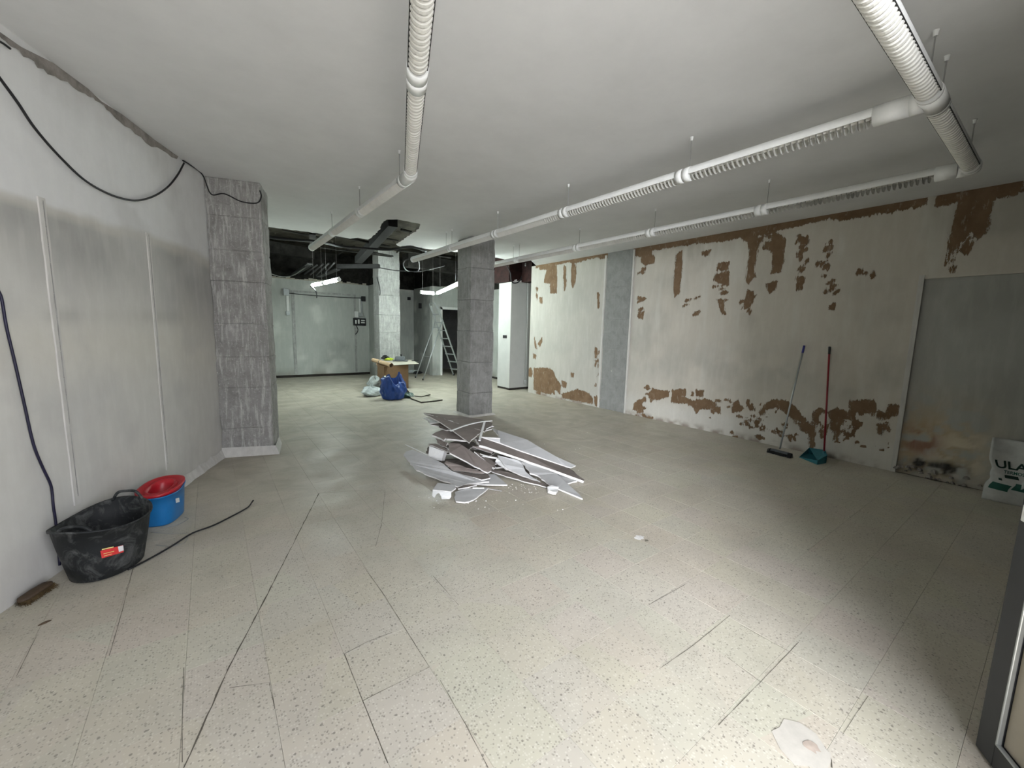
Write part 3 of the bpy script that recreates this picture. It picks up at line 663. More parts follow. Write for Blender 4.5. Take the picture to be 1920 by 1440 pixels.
# ============================================================ GLAZED DOOR LEAF
hA = np.array([1.55, -.435, 0]); hB = np.array([2.288, .04, 0]); dv = hB-hA; dl = np.linalg.norm(dv); dv /= dl; dn = np.array([-dv[1], dv[0], 0])
Md = Matrix(((dv[0], dn[0], 0, hA[0]), (dv[1], dn[1], 0, hA[1]), (0, 0, 1, 0), (0, 0, 0, 1)))
DW = dl; DH = 2.3; ST = .085; DT = .045
dd = bpy.data.objects.new('door_2', None); COL.objects.link(dd); dd.location = tuple(hA); dd['kind'] = 'structure'; dd['label'] = 'dark metal framed glass entrance door standing open'
def dbox(nm, lo, hi, mat): return bevel(MB().box(lo, hi, Md).build(nm, mat, dd), .003)
dbox('stile', (DW-ST, -DT, .012), (DW, 0, DH), 'doorframe'); dbox('stile', (0, -DT, .012), (ST, 0, DH), 'doorframe')
dbox('rail', (ST, -DT, .012), (DW-ST, 0, .012+.09), 'doorframe'); dbox('rail', (ST, -DT, DH-.09), (DW-ST, 0, DH), 'doorframe')
for lo, hi in (((DW-ST-.008, -.012, .102), (DW-ST, .003, DH-.09)), ((ST, -.012, .102), (DW-ST, .003, .110)), ((ST, -.012, .102), (ST+.008, .003, DH-.09))): dbox('glazing_bead', lo, hi, 'bead')
dbox('pane', (ST+.004, -.028, .106), (DW-ST-.004, -.018, DH-.094), 'glass')
dbox('lock_plate', (DW-.05, -.002, .93), (DW-.02, .010, .99), 'white')

# ============================================================ TUBULAR LIGHT FITTINGS HUNG FROM THE CEILING
ZF = 2.83; RF = .052
def fitting(A, B, label, group, caps=(.05, .05), rods=(), blades=0, stuff=0, gap=False, name='light_fitting', z=None):
    """round white luminaire: upper shell, end collars, louvre blades below"""
    A = np.array(A, float); B = np.array(B, float); L = np.linalg.norm(B-A); d = (B-A)/L; s = np.cross(d, (0, 0, 1)); s /= np.linalg.norm(s)
    t = thing(name, label, 'light fitting', (A+B)/2, group)
    a, c = A+d*.003, B-d*.003
    MB().tube([a, c], RF, 14, arc=(-.25, math.pi+.25)).tube([a, c], RF-.006, 14, arc=(-.25, math.pi+.25)).build('housing', 'white', t, True)
    for sgn in (-1, 1):   # lower lips with a dark line beside the louvre
        e = s*sgn*(RF-.002); q = s*sgn*.006; zz = np.array([0, 0, -.014]); z2 = np.array([0, 0, .012])
        V = [a+e+zz+z2*1.4, c+e+zz+z2*1.4, c+e+zz, a+e+zz, a+e-q*1.2+zz+z2*1.4, c+e-q*1.2+zz+z2*1.4, c+e-q*1.2+zz, a+e-q*1.2+zz]
        MB().add(V, [(0, 1, 2, 3), (7, 6, 5, 4), (3, 2, 6, 7), (0, 4, 5, 1)]).build('side_rail', 'tubedark' if gap else 'white', t)
    for p, q, w in ((A, 1, caps[0]), (B, -1, caps[1])):
        if w > 0: MB().tube([p, p+d*q*w], RF+.003, 18).build('end_collar', 'white', t, True)
    lo, hi = A+d*(caps[0]+.01), B-d*(caps[1]+.01); LL = np.linalg.norm(hi-lo)
    MB().tube([lo, hi], .013, 8).build('lamp_tube', 'louvre', t, True)
    def pleat(p, pitch):
        V = []; n = 12
        for k in range(n+1):
            th = math.pi*k/n
            for rr, ofs in ((RF*.74, -.5), (RF+.001, -.38), (RF+.002, .05), (RF*.90, .46)):
                V.append(p+s*math.cos(th)*rr*.90-np.array([0, 0, 1])*math.sin(th)*rr+d*ofs*pitch)
        f = []
        for k in range(n):
            a0 = 4*k; c0 = a0+4
            for q in range(3): f.append((a0+q, c0+q, c0+q+1, a0+q+1))
        return V, f
    def blade(p, lean=.5):
        V = []; n = 8
        for k in range(n+1):
            th = math.pi*k/n
            for rr, ofs in ((RF+.002, 0.), (RF*.30, .008), (RF-.002, .014*lean)):
                V.append(p+s*math.cos(th)*rr*.92-np.array([0, 0, 1])*math.sin(th)*rr+d*ofs+np.array([0, 0, -.004]))
        f = []
        for k in range(n): a0 = 3*k; c0 = a0+3; f += [(a0, c0, c0+1, a0+1), (a0+1, c0+1, c0+2, a0+2)]
        return V, f
    if blades:
        n = int(LL/blades); first = None; org = lo
        v, f = pleat(np.zeros(3), LL/n) if gap else blade(np.zeros(3)); me = bpy.data.meshes.new('louvre_blade'); me.from_pydata([tuple(x) for x in v], [], f); me.materials.append(M['louvre'])
        for k in range(n):
            o = bpy.data.objects.new('louvre_blade', me); COL.objects.link(o); o.parent = t
            p = org+d*(k+.5)*LL/n; ax = Vector(s); rot = Matrix.Rotation(random.gauss(0, .03), 4, ax)
            o.matrix_parent_inverse = Matrix.Translation(-t.location); o.matrix_basis = Matrix.Translation(Vector(p)) @ rot
    if stuff:
        b = MB(); n = int(LL/stuff)
        for k in range(n): b.add(*blade(lo+d*(k+.5)*LL/n, .3))
        b.build('louvre', 'louvre', t, kind='stuff')
    for u in rods:
        p = A+(B-A)*u
        MB().tube([p+np.array([0, 0, RF*.9]), (p[0], p[1], CEIL-.001 if z is None else z)], .0035, 6).build('suspension_rod', 'rod', t)
        if z is None: MB().lathe([(.009, -.028), (.012, -.006), (.014, 0)], (p[0], p[1], CEIL-.001), 10).build('ceiling_cap', 'white', t, True)
    return t
def elbow(pts, label, r=RF+.004):
    o = MB().tube(pts, r, 18).build('pipe_elbow', 'white', None, True); return lab(o, label, 'connector')
P3 = lambda x, y: np.array([x, y, ZF])
XL1 = 3.185; XL2 = 4.62; YT = .60; XLL = 1.455
ys = [at(x, y, ZF)[1] for x, y in ((1283, 329), (1057, 398), (922, 437), (833, 463), (762, 485))]
g1 = 'light fittings of the near straight run'; pl = YT+.08
lbl = ['long white light fitting next to the junction near the right-hand corner', 'second white light fitting along the run past the junction', 'third white light fitting along the run past the junction', 'white light fitting crossing in front of the middle pillar', 'last white light fitting of the run, just past the middle pillar']
for k, y in enumerate(ys):
    fitting(P3(XL1, pl), P3(XL1, y), lbl[k], g1, (.16 if k == 0 else .06, .06), (.97,) if k < 4 else (.1,), 0 if k else .034, .034 if k else 0)
    pl = y
ys2 = [at(x, y, ZF)[1] for x, y in ((1428, 393), (1222, 436), (1081, 464), (977, 488))]+[7.55]; pl = YT+.07
lbl2 = ['white light fitting nearest the corner on the run beside the peeling wall', 'second white light fitting on the run beside the peeling wall', 'third white light fitting on the run beside the peeling wall', 'fourth white light fitting on the run beside the peeling wall', 'last white light fitting on the wall run, ending behind the middle pillar']
for k, y in enumerate(ys2):
    fitting(P3(XL2, pl), P3(XL2, y), lbl2[k], 'light fittings of the run beside the peeling wall', (.12 if k == 0 else .06, .06), (.97,) if k < 4 else (.1,), 0 if k else .034, .034 if k else 0)
    pl = y
yl = [at(x, y, ZF)[1] for x, y in ((679, 397), (625, 435), (590, 465))]; pl = 3.62
lbl3 = ['white light fitting just past the bend of the left run', 'middle white light fitting of the left run', 'last white light fitting of the left run, by the torn ceiling']
for k, y in enumerate(yl):
    fitting(P3(XLL, pl), P3(XLL, y), lbl3[k], 'light fittings of the left run', (.06, .06), (.1,) if k == 0 else (.04,), 0, .034); pl = y
elbow([P3(XLL-LD[0]*.10, 3.50-LD[1]*.10), P3(XLL-LD[0]*.03, 3.50-LD[1]*.03), P3(XLL, 3.53), P3(XLL, 3.62)], 'white elbow where the left light run bends')
# near diagonal run, parallel to the left wall
e0 = P3(XLL, 3.50)-LD*.10; q1 = at(782, 143, ZF)
t1 = np.array([q1[0], q1[1], ZF]); L1 = e0-t1; dd1 = L1/np.linalg.norm(L1)
fitting(t1, e0, 'white light fitting on the slanting run, between its white sleeve and the bend', 'light fittings of the slanting run', (.085, .04), (.98,), .036, 0, True)
t0 = t1-dd1*1.42
fitting(t0, t1, 'ribbed white light fitting leaving the top of the picture on the slanting run', 'light fittings of the slanting run', (.04, .085), (.1,), .036, 0, True)
# cross run along the shop front
fitting(P3(XL1-1.42, YT), P3(XL1-.075, YT), 'large ribbed white light fitting coming from the top edge to the junction', 'light fittings of the cross run', (.05, .03), (.96,), .036, 0, True)
fitting(P3(XL1+.075, YT), P3(XL2-.03, YT), 'ribbed white light fitting between the junction and the corner elbow', 'light fittings of the cross run', (.04, .05), (.08, .9), .036, 0, True)
tj = thing('pipe_junction', 'white tee junction joining the cross run to the near straight run', 'connector', P3(XL1, YT))
MB().tube([P3(XL1-.08, YT), P3(XL1+.08, YT)], RF+.005, 18).build('body', 'white', tj, True); MB().tube([P3(XL1, YT+.03), P3(XL1, YT+.085)], RF+.004, 18).build('branch', 'white', tj, True)
elbow([P3(XL2-.04, YT), P3(XL2, YT), P3(XL2+.012, YT+.03), P3(XL2+.0, YT+.075)], 'white corner elbow of the cross run near the peeling wall')

# lit work lights in the back
def lamp(A, B, label, z=2.5):
    A = np.array(A); B = np.array(B); d = (B-A)/np.linalg.norm(B-A)
    t = thing('fluorescent_light', label, 'lamp', (A+B)/2, 'lit fluorescent lights at the back')
    MB().tube([A+d*.05, B-d*.05], .036, 12).build('lit_tube', 'lit', t, True)
    MB().tube([A, A+d*.05], .04, 12).build('end_cap', 'white', t, True); MB().tube([B-d*.05, B], .04, 12).build('end_cap', 'white', t, True)
    up = np.array([0, 0, .042]); MB().tube([A+up, B+up], .014, 8).build('housing', 'white', t)
    for u in (.15, .85): p = A+(B-A)*u; MB().tube([p+up, (p[0], p[1], 3.716)], .0016, 5).build('suspension_rod', 'rod', t)
    return t
a = at(585, 535, 2.5); c = at(607, 531, 2.5); e = at(608, 530.5, 2.5); g = at(636, 524, 2.5)
lamp(a, c, 'lit tube light on the far side of the left pair'); lamp(e, g, 'lit tube light on the near side of the left pair'); 
a = at(788, 548, 2.5); c = at(816, 550.5, 2.5); e = at(820, 550, 2.5); g = at(862, 531, 2.5)
lamp(a, c, 'short-looking lit tube light, left half of the bent right pair'); lamp(e, g, 'lit tube light slanting up behind the middle pillar')

# ============================================================ SERVICES IN THE TORN CEILING
def cable(pts, r, name, label, mat='black', cat='cable', k=6, group=None):
    o = MB().tube(smoothpath(pts, k), r, 7).build(name, mat, None, True); return lab(o, label, cat, group)
def bar(pa, pb, w, h, name, label, mat='soottray', cat='beam'):
    a, c = np.array(pa), np.array(pb); d = (c-a)/np.linalg.norm(c-a); s = np.cross(d, (0, 0, 1)); s /= np.linalg.norm(s); u = np.array([0, 0, h])
    V = [a-s*w/2, a+s*w/2, a+s*w/2+u, a-s*w/2+u]; V += [p+(c-a) for p in V]
    o = MB().add(V, [(0, 1, 2, 3), (7, 6, 5, 4), (1, 0, 4, 5), (2, 1, 5, 6), (3, 2, 6, 7), (0, 3, 7, 4)]).build(name, mat); return lab(bevel(o, .004), label, cat)
bar(at(737, 425, 3.35), at(672, 494, 3.1), .17, .16, 'ventilation_duct', 'dark slanting duct running back from the hole in the ceiling', cat='duct')
bar(at(634, 503, 3.0), at(711, 503, 3.0), .10, .10, 'steel_beam', 'dark beam end above the pale back pillar')
bar(at(490, 470, 3.3), at(585, 486, 3.3), .25, .25, 'ceiling_beam', 'sooty beam in the ceiling void beside the left pillar', 'sootwall')
bar(at(760, 500, 3.2), at(900, 520, 3.2), .3, .35, 'ceiling_beam', 'black beam in the ceiling void behind the middle pillar', 'sootwall')
bar(at(586, 440, 3.3), at(587, 470, 3.3), .12, .3, 'ceiling_beam', 'short dark beam above the last fitting of the left run', 'sootwall')
tr = thing('cable_tray', 'ribbed dusty cable tray in the dark ceiling void at the left', 'tray', at(595, 504, 2.98))
for k in range(6):
    a = at(628-11*k, 492+1.5*k, 2.98); c = at(604-11*k, 517-1*k, 2.98); d = c-a
    MB().tube([a, c], .018, 6).build('slat', 'soottray', tr)
bar(at(581, 495, 2.98), at(548, 517, 2.98), .12, .03, 'cable_tray', 'narrow flat cable tray beside the ribbed one', cat='tray')
bar(at(633, 506, 2.95), at(598, 520, 2.95), .14, .03, 'cable_tray', 'flat dark tray just above the left lit tubes', cat='tray')
cable([at(488, 441, 3.08), at(520, 447, 3.05), at(560, 450, 3.05), at(600, 453, 3.02), at(640, 462, 3.04), at(690, 466, 3.05), at(730, 468, 3.04), at(770, 463, 3.07), at(800, 471, 3.05)], .022, 'cable_bundle', 'thick black cable bundle sagging along the torn ceiling edge')
cable([at(494, 505, 2.9), at(510, 514, 2.88), at(530, 519, 2.87), at(550, 516, 2.9), at(575, 500, 3.0)], .010, 'hanging_cable', 'thin grey cable sagging beside the left pillar', 'greycable')
cable([at(783, 482, 2.95), at(786, 498, 2.9), at(783, 508, 2.88), at(765, 508, 2.88), at(757, 500, 2.9), at(758, 490, 2.95), at(770, 484, 3.0)], .012, 'cable_loop', 'black cable loop hanging below the last fitting before the middle pillar')
cable([at(760, 508, 2.9), at(785, 509, 2.9), at(810, 504, 2.95), at(834, 498, 3.0)], .012, 'hanging_cable', 'black cable stretched just right of the loop')
cable([at(712, 502, 3.0), at(740, 507, 2.95), at(760, 508, 2.95)], .012, 'hanging_cable', 'black cable running from the back pillar to the loop')
cable([at(582, 537, 2.5), at(588, 541, 2.4), at(593, 548, 2.3), at(594, 558, 2.25)], .012, 'cable_end', 'loose black cable end below the left lit tubes')
cable([at(707, 520, 2.75), at(712, 540, 2.55), at(712, 553, 2.45), at(706, 563, 2.38), at(703, 574, 2.3)], .012, 'hanging_cable', 'black cable hanging in front of the pale back pillar')
cable([aty(950, 497, 8.468), aty(957, 512, 8.468), aty(959, 527, 8.468), aty(966, 531, 8.468), aty(975, 526, 8.468), aty(980, 512, 8.468), aty(983, 500, 8.468)], .014, 'cable_loop', 'black cable loop hanging against the dark red shaft')
cn = thing('wall_conduit', 'pale cable conduit running down beside the white boxed pillar', 'conduit', (6.9, 8.4, 0))
MB().tube(smoothpath([at(985, 498, 3.0), aty(986, 494, 8.42), aty(989, 505, 8.42), aty(989.5, 560, 8.42), aty(987.5, 640, 8.42), aty(985.5, 715, 8.42)]), .014, 8).build('pipe', 'greycable', cn, True)
p = aty(984, 501, 8.42); bevel(MB().box((p[0]-.06, 8.38, p[2]-.06), (p[0]+.06, 8.43, p[2]+.06)).build('junction_cover', 'white', cn), .01)
p = aty(985, 718, 8.42); bevel(MB().box((p[0]-.04, 8.38, max(.02, p[2]-.04)), (p[0]+.04, 8.43, p[2]+.08)).build('socket_box', 'greycable', cn), .008)
struct(MB().box((6.87, 8.45, 0), (6.93, 8.7, 2.76)).build('trim_6', 'darkbase'))
# rubble clinging to the slab
b = MB()
for k in range(260):
    x = random.uniform(.3, 7.2); y = random.uniform(6.2, 13.3); r = random.uniform(.05, .28); b.lathe([(0, -random.uniform(.01, .07)), (r*.6, -.015), (r, .002)], (x, y, 3.72), 7, random.uniform(.6, 1.6), random.uniform(.4, 1))
o = b.build('ceiling_slab_lumps', 'soot'); o['kind'] = 'stuff'
b = MB()
for px, py, s in ((540, 464, .5), (552, 462, .35), (539, 470, .45), (537, 477, .4), (497, 459, .3), (778, 487, .5), (785, 493, .4), (740, 470, .3), (830, 487, .4)):
    c = at(px, py, 3.69); r = .16*s; b.lathe([(0, -.02), (r*.7, -.015), (r, .0)], tuple(c), 8, 1.5, 1.1)
o = b.build('plaster_splashes', 'dustycard'); o['kind'] = 'stuff'
b = MB()
for k in range(18):
    x = random.uniform(.5, 3.5); y = random.uniform(8.3, 10.8); z = random.uniform(3.3, 3.65); a2 = random.choice((0, 1.57, .3)); L = random.uniform(.6, 2.2)
    b.tube([(x, y, z), (x+math.cos(a2)*L, y+math.sin(a2)*L, z)], random.uniform(.012, .04), 6)
o = b.build('old_pipes_and_wires', 'sootwall'); o['kind'] = 'stuff'

# ============================================================ ELECTRICAL BITS ON THE BACK WALL
W = lambda x, y: aty(x, y, YB)
def wbox(parent, nm, px0, py0, px1, py1, dep, mat):
    a, c = W(px0, py1), W(px1, py0); return bevel(MB().box((a[0], YB-dep, a[2]), (c[0], YB, c[2])).build(nm, mat, parent), .008)
t = thing('junction_box', 'grey junction box with a white conduit down to a switch, left on the back wall', 'electrical box', W(537, 546))
wbox(t, 'box', 531, 542, 541, 554, .09, 'alu'); wbox(t, 'conduit', 537.5, 554, 541, 585, .03, 'white'); wbox(t, 'switch', 536, 584, 543, 591, .06, 'alu')
t = thing('switch_panel', 'black switch panel with small white breakers and a loose cable, on the back wall', 'electrical box', W(674, 603))
pn = wbox(t, 'panel', 662, 597, 685, 610, .06, 'black')
for a in ((665, 600, 667.5, 607), (670, 599, 673, 607), (676, 600, 683, 602), (676, 604, 683, 606)): o = wbox(pn, 'breaker', *a, .075, 'white')
MB().tube(smoothpath([W(667, 610)+[0, -.04, 0], W(670, 617)+[0, -.06, 0], W(669, 623)+[0, -.05, 0], W(666, 627)+[0, -.02, 0]]), .012, 6).build('loose_cable', 'black', t, True)
t = thing('meter_box', 'white and grey boxes with twin conduits above the black switch panel', 'electrical box', W(671, 588))
wbox(t, 'box', 664, 584, 671, 595, .07, 'white'); wbox(t, 'box', 672, 587, 679, 594, .08, 'alu'); wbox(t, 'conduit', 673.5, 560, 675.5, 586, .03, 'white'); wbox(t, 'conduit', 677, 562, 679, 588, .03, 'alu')
o = wbox(None, 'junction_box', 677, 556, 684, 565, .09, 'black'); lab(o, 'small black junction box above the switch panel, near the corner', 'electrical box')
cable([W(541, 550)-[0, .02, 0], W(600, 555)-[0, .02, 0], W(650, 558)-[0, .02, 0], W(678, 559)-[0, .02, 0]], .010, 'wall_cable', 'dark cable run across the top of the back wall between the two boxes')
p = aty(766, 560, 13.95); lab(bevel(MB().box((p[0]-.05, 13.87, p[2]-.05), (p[0]+.05, 13.95, p[2]+.05)).build('junction_box', 'black'), .008), 'small black junction box right of the pale back pillar', 'electrical box')
p = aty(798, 574, 13.3); lab(bevel(MB().box((5.80, 13.25, p[2]-.09), (5.88, 13.35, p[2]+.09)).build('wall_bracket', 'black'), .008), 'small black bracket high beside the stepladder', 'bracket')

# ============================================================ CABLES ON THE LEFT WALL
W2 = lambda x, y, o=.02: atl(x, y, o)
cable([W2(-60, 60), W2(-20, 120), W2(0, 147), W2(33, 192), W2(60, 233), W2(90, 270), W2(120, 302), W2(155, 335), W2(190, 357), W2(225, 371), W2(258, 376), W2(290, 367), W2(315, 350), W2(333, 328), W2(345, 306)], .0075, 'hanging_cable', 'black cable swooping in a long loop across the stained left wall')
cable([W2(343, 301), W2(356, 309), W2(380, 328), (.10, 5.66, 2.92), tuple(aty(420, 363, 5.60)), tuple(aty(450, 377, 5.56)), tuple(aty(472, 381, 5.53)), tuple(aty(485, 379, 5.52)), tuple(aty(490, 368, 5.52)), tuple(aty(487, 357, 5.52))], .0065, 'hanging_cable', 'black cable strung across the top of the pale left pillar')
cable([W2(-20, 72), W2(0, 78), W2(19, 91)], .006, 'cable_end', 'short black cable end at the top of the left wall')
cable([W2(-6, 540), W2(3, 560), W2(12, 612), W2(28, 680), W2(45, 755), W2(62, 830), W2(78, 872), W2(94, 906), W2(98, 925), W2(100, 948), W2(104, 975), W2(108, 1010, .03), W2(112, 1060, .05)], .0068, 'power_cable', 'dark blue cable running down the left wall behind the black tub', 'navy')
cable([at(240, 1068, .01), at(272, 1052, .01), at(320, 1025, .01), at(360, 1000, .01), at(400, 985, .01), at(440, 965, .01), at(455, 957, .01), at(466, 950, .012), at(472, 942, .02), at(475, 938, .03)], .006, 'floor_cable', 'black cable lying on the floor in front of the tub')
cable([at(283, 998, .004), at(320, 1001, .004), at(345, 1000, .004), at(352, 1004, .004), at(345, 1018, .004), at(320, 1024, .004), at(292, 1022, .004)], .002, 'wire', 'thin grey wire curled on the floor beside the tub', 'greycable', 'wire')
cable([at(300, 990, .004), at(330, 985, .004), at(350, 975, .004), at(353, 972, .004), at(346, 970, .004)], .002, 'wire', 'thin grey wire curled at the foot of the blue bucket', 'greycable', 'wire')

# ============================================================ BLACK TUB
tc = np.array([-.60, 3.452, .0]); TH = .335
t = thing('rubber_tub', 'dusty black rubber builders tub with a red sticker by the left wall', 'tub', tc)
rot = math.radians(68)
wob = lambda th, j: (.022*math.cos(2*(th))+.006*math.sin(3*th)) if j in (5, 6, 7, 8) else (.01*math.cos(2*th) if j in (4, 9) else 0)
prof = [(0, .002), (.165, .002), (.182, .012), (.200, .10), (.222, .22), (.238, TH-.01), (.249, TH-.006), (.249, TH+.006), (.236, TH+.002), (.216, .22), (.19, .08), (.16, .02), (0, .02)]
MB().lathe(prof, tc, 44, 1.06, .9, rot=rot, wob=wob).build('body', 'tub', t, True)
for s in (-1, 1):
    c = tc+np.array([math.cos(rot), math.sin(rot), 0])*.235*s; sd = np.array([-math.sin(rot), math.cos(rot), 0])
    dz = .045 if s > 0 else .02
    MB().tube(smoothpath([c-sd*.085+[0, 0, TH+.01], c-sd*.05+[0, 0, TH+dz+.02], c+[0, 0, TH+dz+.028], c+sd*.05+[0, 0, TH+dz+.02], c+sd*.085+[0, 0, TH+.01]]), .009, 8).build('handle', 'tub', t, True)
# sticker on the flank facing the room
def flank(px, py, out=.003):
    """point on the tub flank (elliptic cone) seen through a pixel"""
    d = ray(px, py); best = None; c_, s_ = math.cos(-rot), math.sin(-rot)
    for k in range(3000):
        q = CAM+d*(1.5+k*.0015)
        if not 0 < q[2] < TH: continue
        x, y = q[0]-tc[0], q[1]-tc[1]; X = (x*c_-y*s_)/1.06; Y = (x*s_+y*c_)/.9; r = np.interp(q[2], [0, .012, .1, .22, TH], [.165, .182, .2, .222, .238])
        if X*X+Y*Y < (r+out)**2: return q
    return CAM+d*3.3
def decal(parent, nm, quad, mat, fn, n=6, m=3):
    V = []
    for j in range(m+1):
        for i in range(n+1):
            u, v = i/n, j/m; a, b_, c, d = (np.array(q, float) for q in quad); p = (a*(1-u)+b_*u)*(1-v)+(d*(1-u)+c*u)*v; V.append(fn(*p))
    f = [(j*(n+1)+i, (j+1)*(n+1)+i, (j+1)*(n+1)+i+1, j*(n+1)+i+1) for j in range(m) for i in range(n)]
    return MB().add(V, f).build(nm, mat, parent)
decal(t, 'sticker', [(188, 1033), (231, 1022), (232, 1035), (191, 1047)], 'sticker_red', flank)
fl2 = lambda x, y: flank(x, y, .0048)
decal(t, 'sticker_print', [(191, 1029.5), (213, 1024.5), (213, 1026.5), (191, 1031.5)], 'sticker_yellow', fl2, 5, 1)
decal(t, 'sticker_print', [(194, 1038), (214, 1033), (214, 1034), (194, 1039)], 'sticker_yellow', fl2, 5, 1)
decal(t, 'sticker_print', [(195, 1042), (210, 1038), (210, 1039), (195, 1043)], 'sticker_yellow', fl2, 5, 1)
decal(t, 'price_tag', [(221, 1025), (231, 1022.5), (232, 1032), (223, 1035)], 'sticker_white', fl2, 2, 2)

# ============================================================ MOP BUCKET
bc = np.array([-.375, 4.10, 0]); BH = .255; br = math.radians(70)
t = thing('mop_bucket', 'blue mop bucket with a red wringer standing behind the black tub', 'bucket', bc)
def oval(prof, ex, ey, p=3.2, n=40, wob=None):
    b = MB(); V = []; F_ = []
    for j, (r, z) in enumerate(prof):
        for k in range(n):
            th = 2*math.pi*k/n; c, s_ = math.cos(th), math.sin(th); q = (abs(c)**p+abs(s_)**p)**(-1/p)*r; x, y = c*q*ex, s_*q*ey
            V.append((bc[0]+x*math.cos(br)-y*math.sin(br), bc[1]+x*math.sin(br)+y*math.cos(br), z+(wob(th, j) if wob else 0)))
    for j in range(len(prof)-1):
        for k in range(n): q = (k+1) % n; F_.append((j*n+k, j*n+q, (j+1)*n+q, (j+1)*n+k))
    return b.add(V, F_)
sw = lambda th, j: (.016*math.cos(th)-.018*math.exp(-((th-4.7)/.5)**2)) if j in (4, 5, 6, 7) else 0
oval([(0, .001), (.125, .001), (.132, .012), (.142, .14), (.150, BH-.012), (.158, BH-.010), (.158, BH), (.148, BH-.002), (.135, .1), (.12, .01), (0, .01)], 1.16, .80, wob=sw).build('body', 'bluepl', t, True)
ws = lambda th, j: .018*math.cos(th)
oval([(.146, BH-.03), (.157, BH+.0), (.168, BH+.008), (.168, BH+.022), (.150, BH+.024), (.128, BH+.0), (.112, BH-.004), (.106, BH+.016), (.096, BH+.016), (.088, BH-.02), (.068, BH-.10), (0, BH-.12)], 1.12, .80, 2.4, wob=ws).build('wringer', 'redpl', t, True)
def bflank(px, py, out=.004):
    d = ray(px, py); c_, s_ = math.cos(-br), math.sin(-br)
    for k in range(3000):
        q = CAM+d*(2.5+k*.001)
        if not .02 < q[2] < BH-.012: continue
        x, y = q[0]-bc[0], q[1]-bc[1]; X = abs(x*c_-y*s_)/1.16; Y = abs(x*s_+y*c_)/.8; r = np.interp(q[2], [.012, .14, BH-.012], [.132, .142, .150])
        if (X**3.2+Y**3.2)**(1/3.2) < r+out: return q
    return CAM+d*3.9
decal(t, 'sticker', [(329, 935), (336, 933), (337, 941), (330, 943)], 'sticker_white', bflank, 2, 2)

# ============================================================ HAND BRUSH
A = at(38, 1138, .0); B = at(96, 1100, .0); d = (B-A)/np.linalg.norm(B-A); A[2] = B[2] = 0
t = thing('hand_brush', 'worn brown hand brush lying against the foot of the left wall', 'brush', (A+B)/2)
MB().tube([A+[0, 0, .03], A+d*.02+[0, 0, .032], (A+B)/2+[0, 0, .034], B-d*.02+[0, 0, .032], B+[0, 0, .03]], [.012, .030, .032, .030, .012], 12, flat=.45).build('head', 'woodhandle', t, True)
b = MB(); sN = np.cross(d, (0, 0, 1)); L = np.linalg.norm(B-A)
for k in range(900):
    u = random.uniform(.02, .98)*L; v = random.uniform(-.022, .022); p = A+d*u+sN*v+[0, 0, .028]; q = p+sN*(v*.8+random.gauss(0, .006))+d*random.gauss(0, .006); q[2] = random.uniform(.0, .008)
    w = d*.0012; b.add([p-w, p+w, q+w, q-w], [(0, 1, 2, 3)])
b.build('bristles', 'bristle', t, kind='stuff')
p = at(84, 1168); lab(MB().lathe([(0, .006), (.012, .005), (.022, .001)], p, 9, 1.2, .5, rot=.5).build('dirt_clod', 'woodhandle'), 'small brown clod on the floor near the hand brush', 'debris')

# ============================================================ CARDBOARD BOX TABLE AND WHAT IS ON IT
N = at(721, 737); R = at(766, 728.5); Lp = at(708, 727); HB = .625
ex = (R-N); ey = (Lp-N); 
t = thing('cardboard_box', 'tall brown cardboard box used as a work table in the middle of the room', 'box', N)
K = [N, N+ex, N+ex+ey, N+ey]; b = MB()
V = [tuple(p+np.array([0, 0, z])) for z in (.0, HB) for p in K]
bevel(b.add(V, [(3, 2, 1, 0), (0, 1, 5, 4), (1, 2, 6, 5), (2, 3, 7, 6), (3, 0, 4, 7)]).build('body', 'card', t), .004)
e1 = np.array([0, 0, HB]); fn = np.cross(ex/np.linalg.norm(ex), (0, 0, 1))
MB().prism([N+e1+fn*.002, N+ex*.5+e1+fn*.002, N+ex*.25+e1*.6+fn*.002], -fn*.006).build('flap', 'card', t)
MB().prism([N+e1, N+ex+e1, N+ex+ey+e1, N+ey+e1], (0, 0, -.008)).build('lid', 'card', t)
q0 = [at(712, 681, HB+.012), at(735, 685, HB+.012), at(786, 682, HB+.012), at(772, 674.5, HB+.012), at(722, 674, HB+.012)]
lab(MB().prism(q0, (0, 0, -.012), 0, 1).build('board', ['dustycard', 'darkbase']), 'thin pale board on the cardboard box, overhanging to one side', 'board')
A = at(700, 675, HB+.06); B = at(734, 685, HB+.05)
t = thing('paper_roll', 'kraft paper roll tied with string along the edge of the cardboard box', 'paper roll', (A+B)/2)
MB().tube([A, B], .05, 16, cap=False).tube([A, B], .042, 16, cap=False).build('roll', 'kraft', t, True); m = A+(B-A)*.42
MB().tube([m-(B-A)*.012, m+(B-A)*.012], .053, 14).build('tie', 'black', t)
p = A+(B-A)*.2; MB().prism([p+[0, 0, -.04], p+(B-A)*.2+[.0, 0, -.05], p+(B-A)*.12+[0, -.02, -.12], p+[-.02, -.02, -.10]], (0, -.004, 0)).build('torn_flap', 'kraft', t)
p = at(751, 677, HB+.015)
t = thing('power_tool', 'grey sander-like power tool with a black knob on a dark tray', 'power tool', p)
Mt = Matrix.Translation(Vector(p)) @ Matrix.Rotation(-.5, 4, 'Z')
bevel(MB().box((-.20, -.12, .0), (.20, .12, .02), Mt).build('tray', 'toolgrey', t), .01)
bevel(MB().box((-.15, -.08, .02), (.13, .08, .13), Mt, taper=.02).build('body', 'toolgrey', t), .02, 3)
MB().lathe([(.012, 0), (.012, .02), (.028, .025), (.03, .045), (.02, .055), (0, .056)], p+np.array([.02, 0, .13]), 14).build('knob', 'black', t, True)
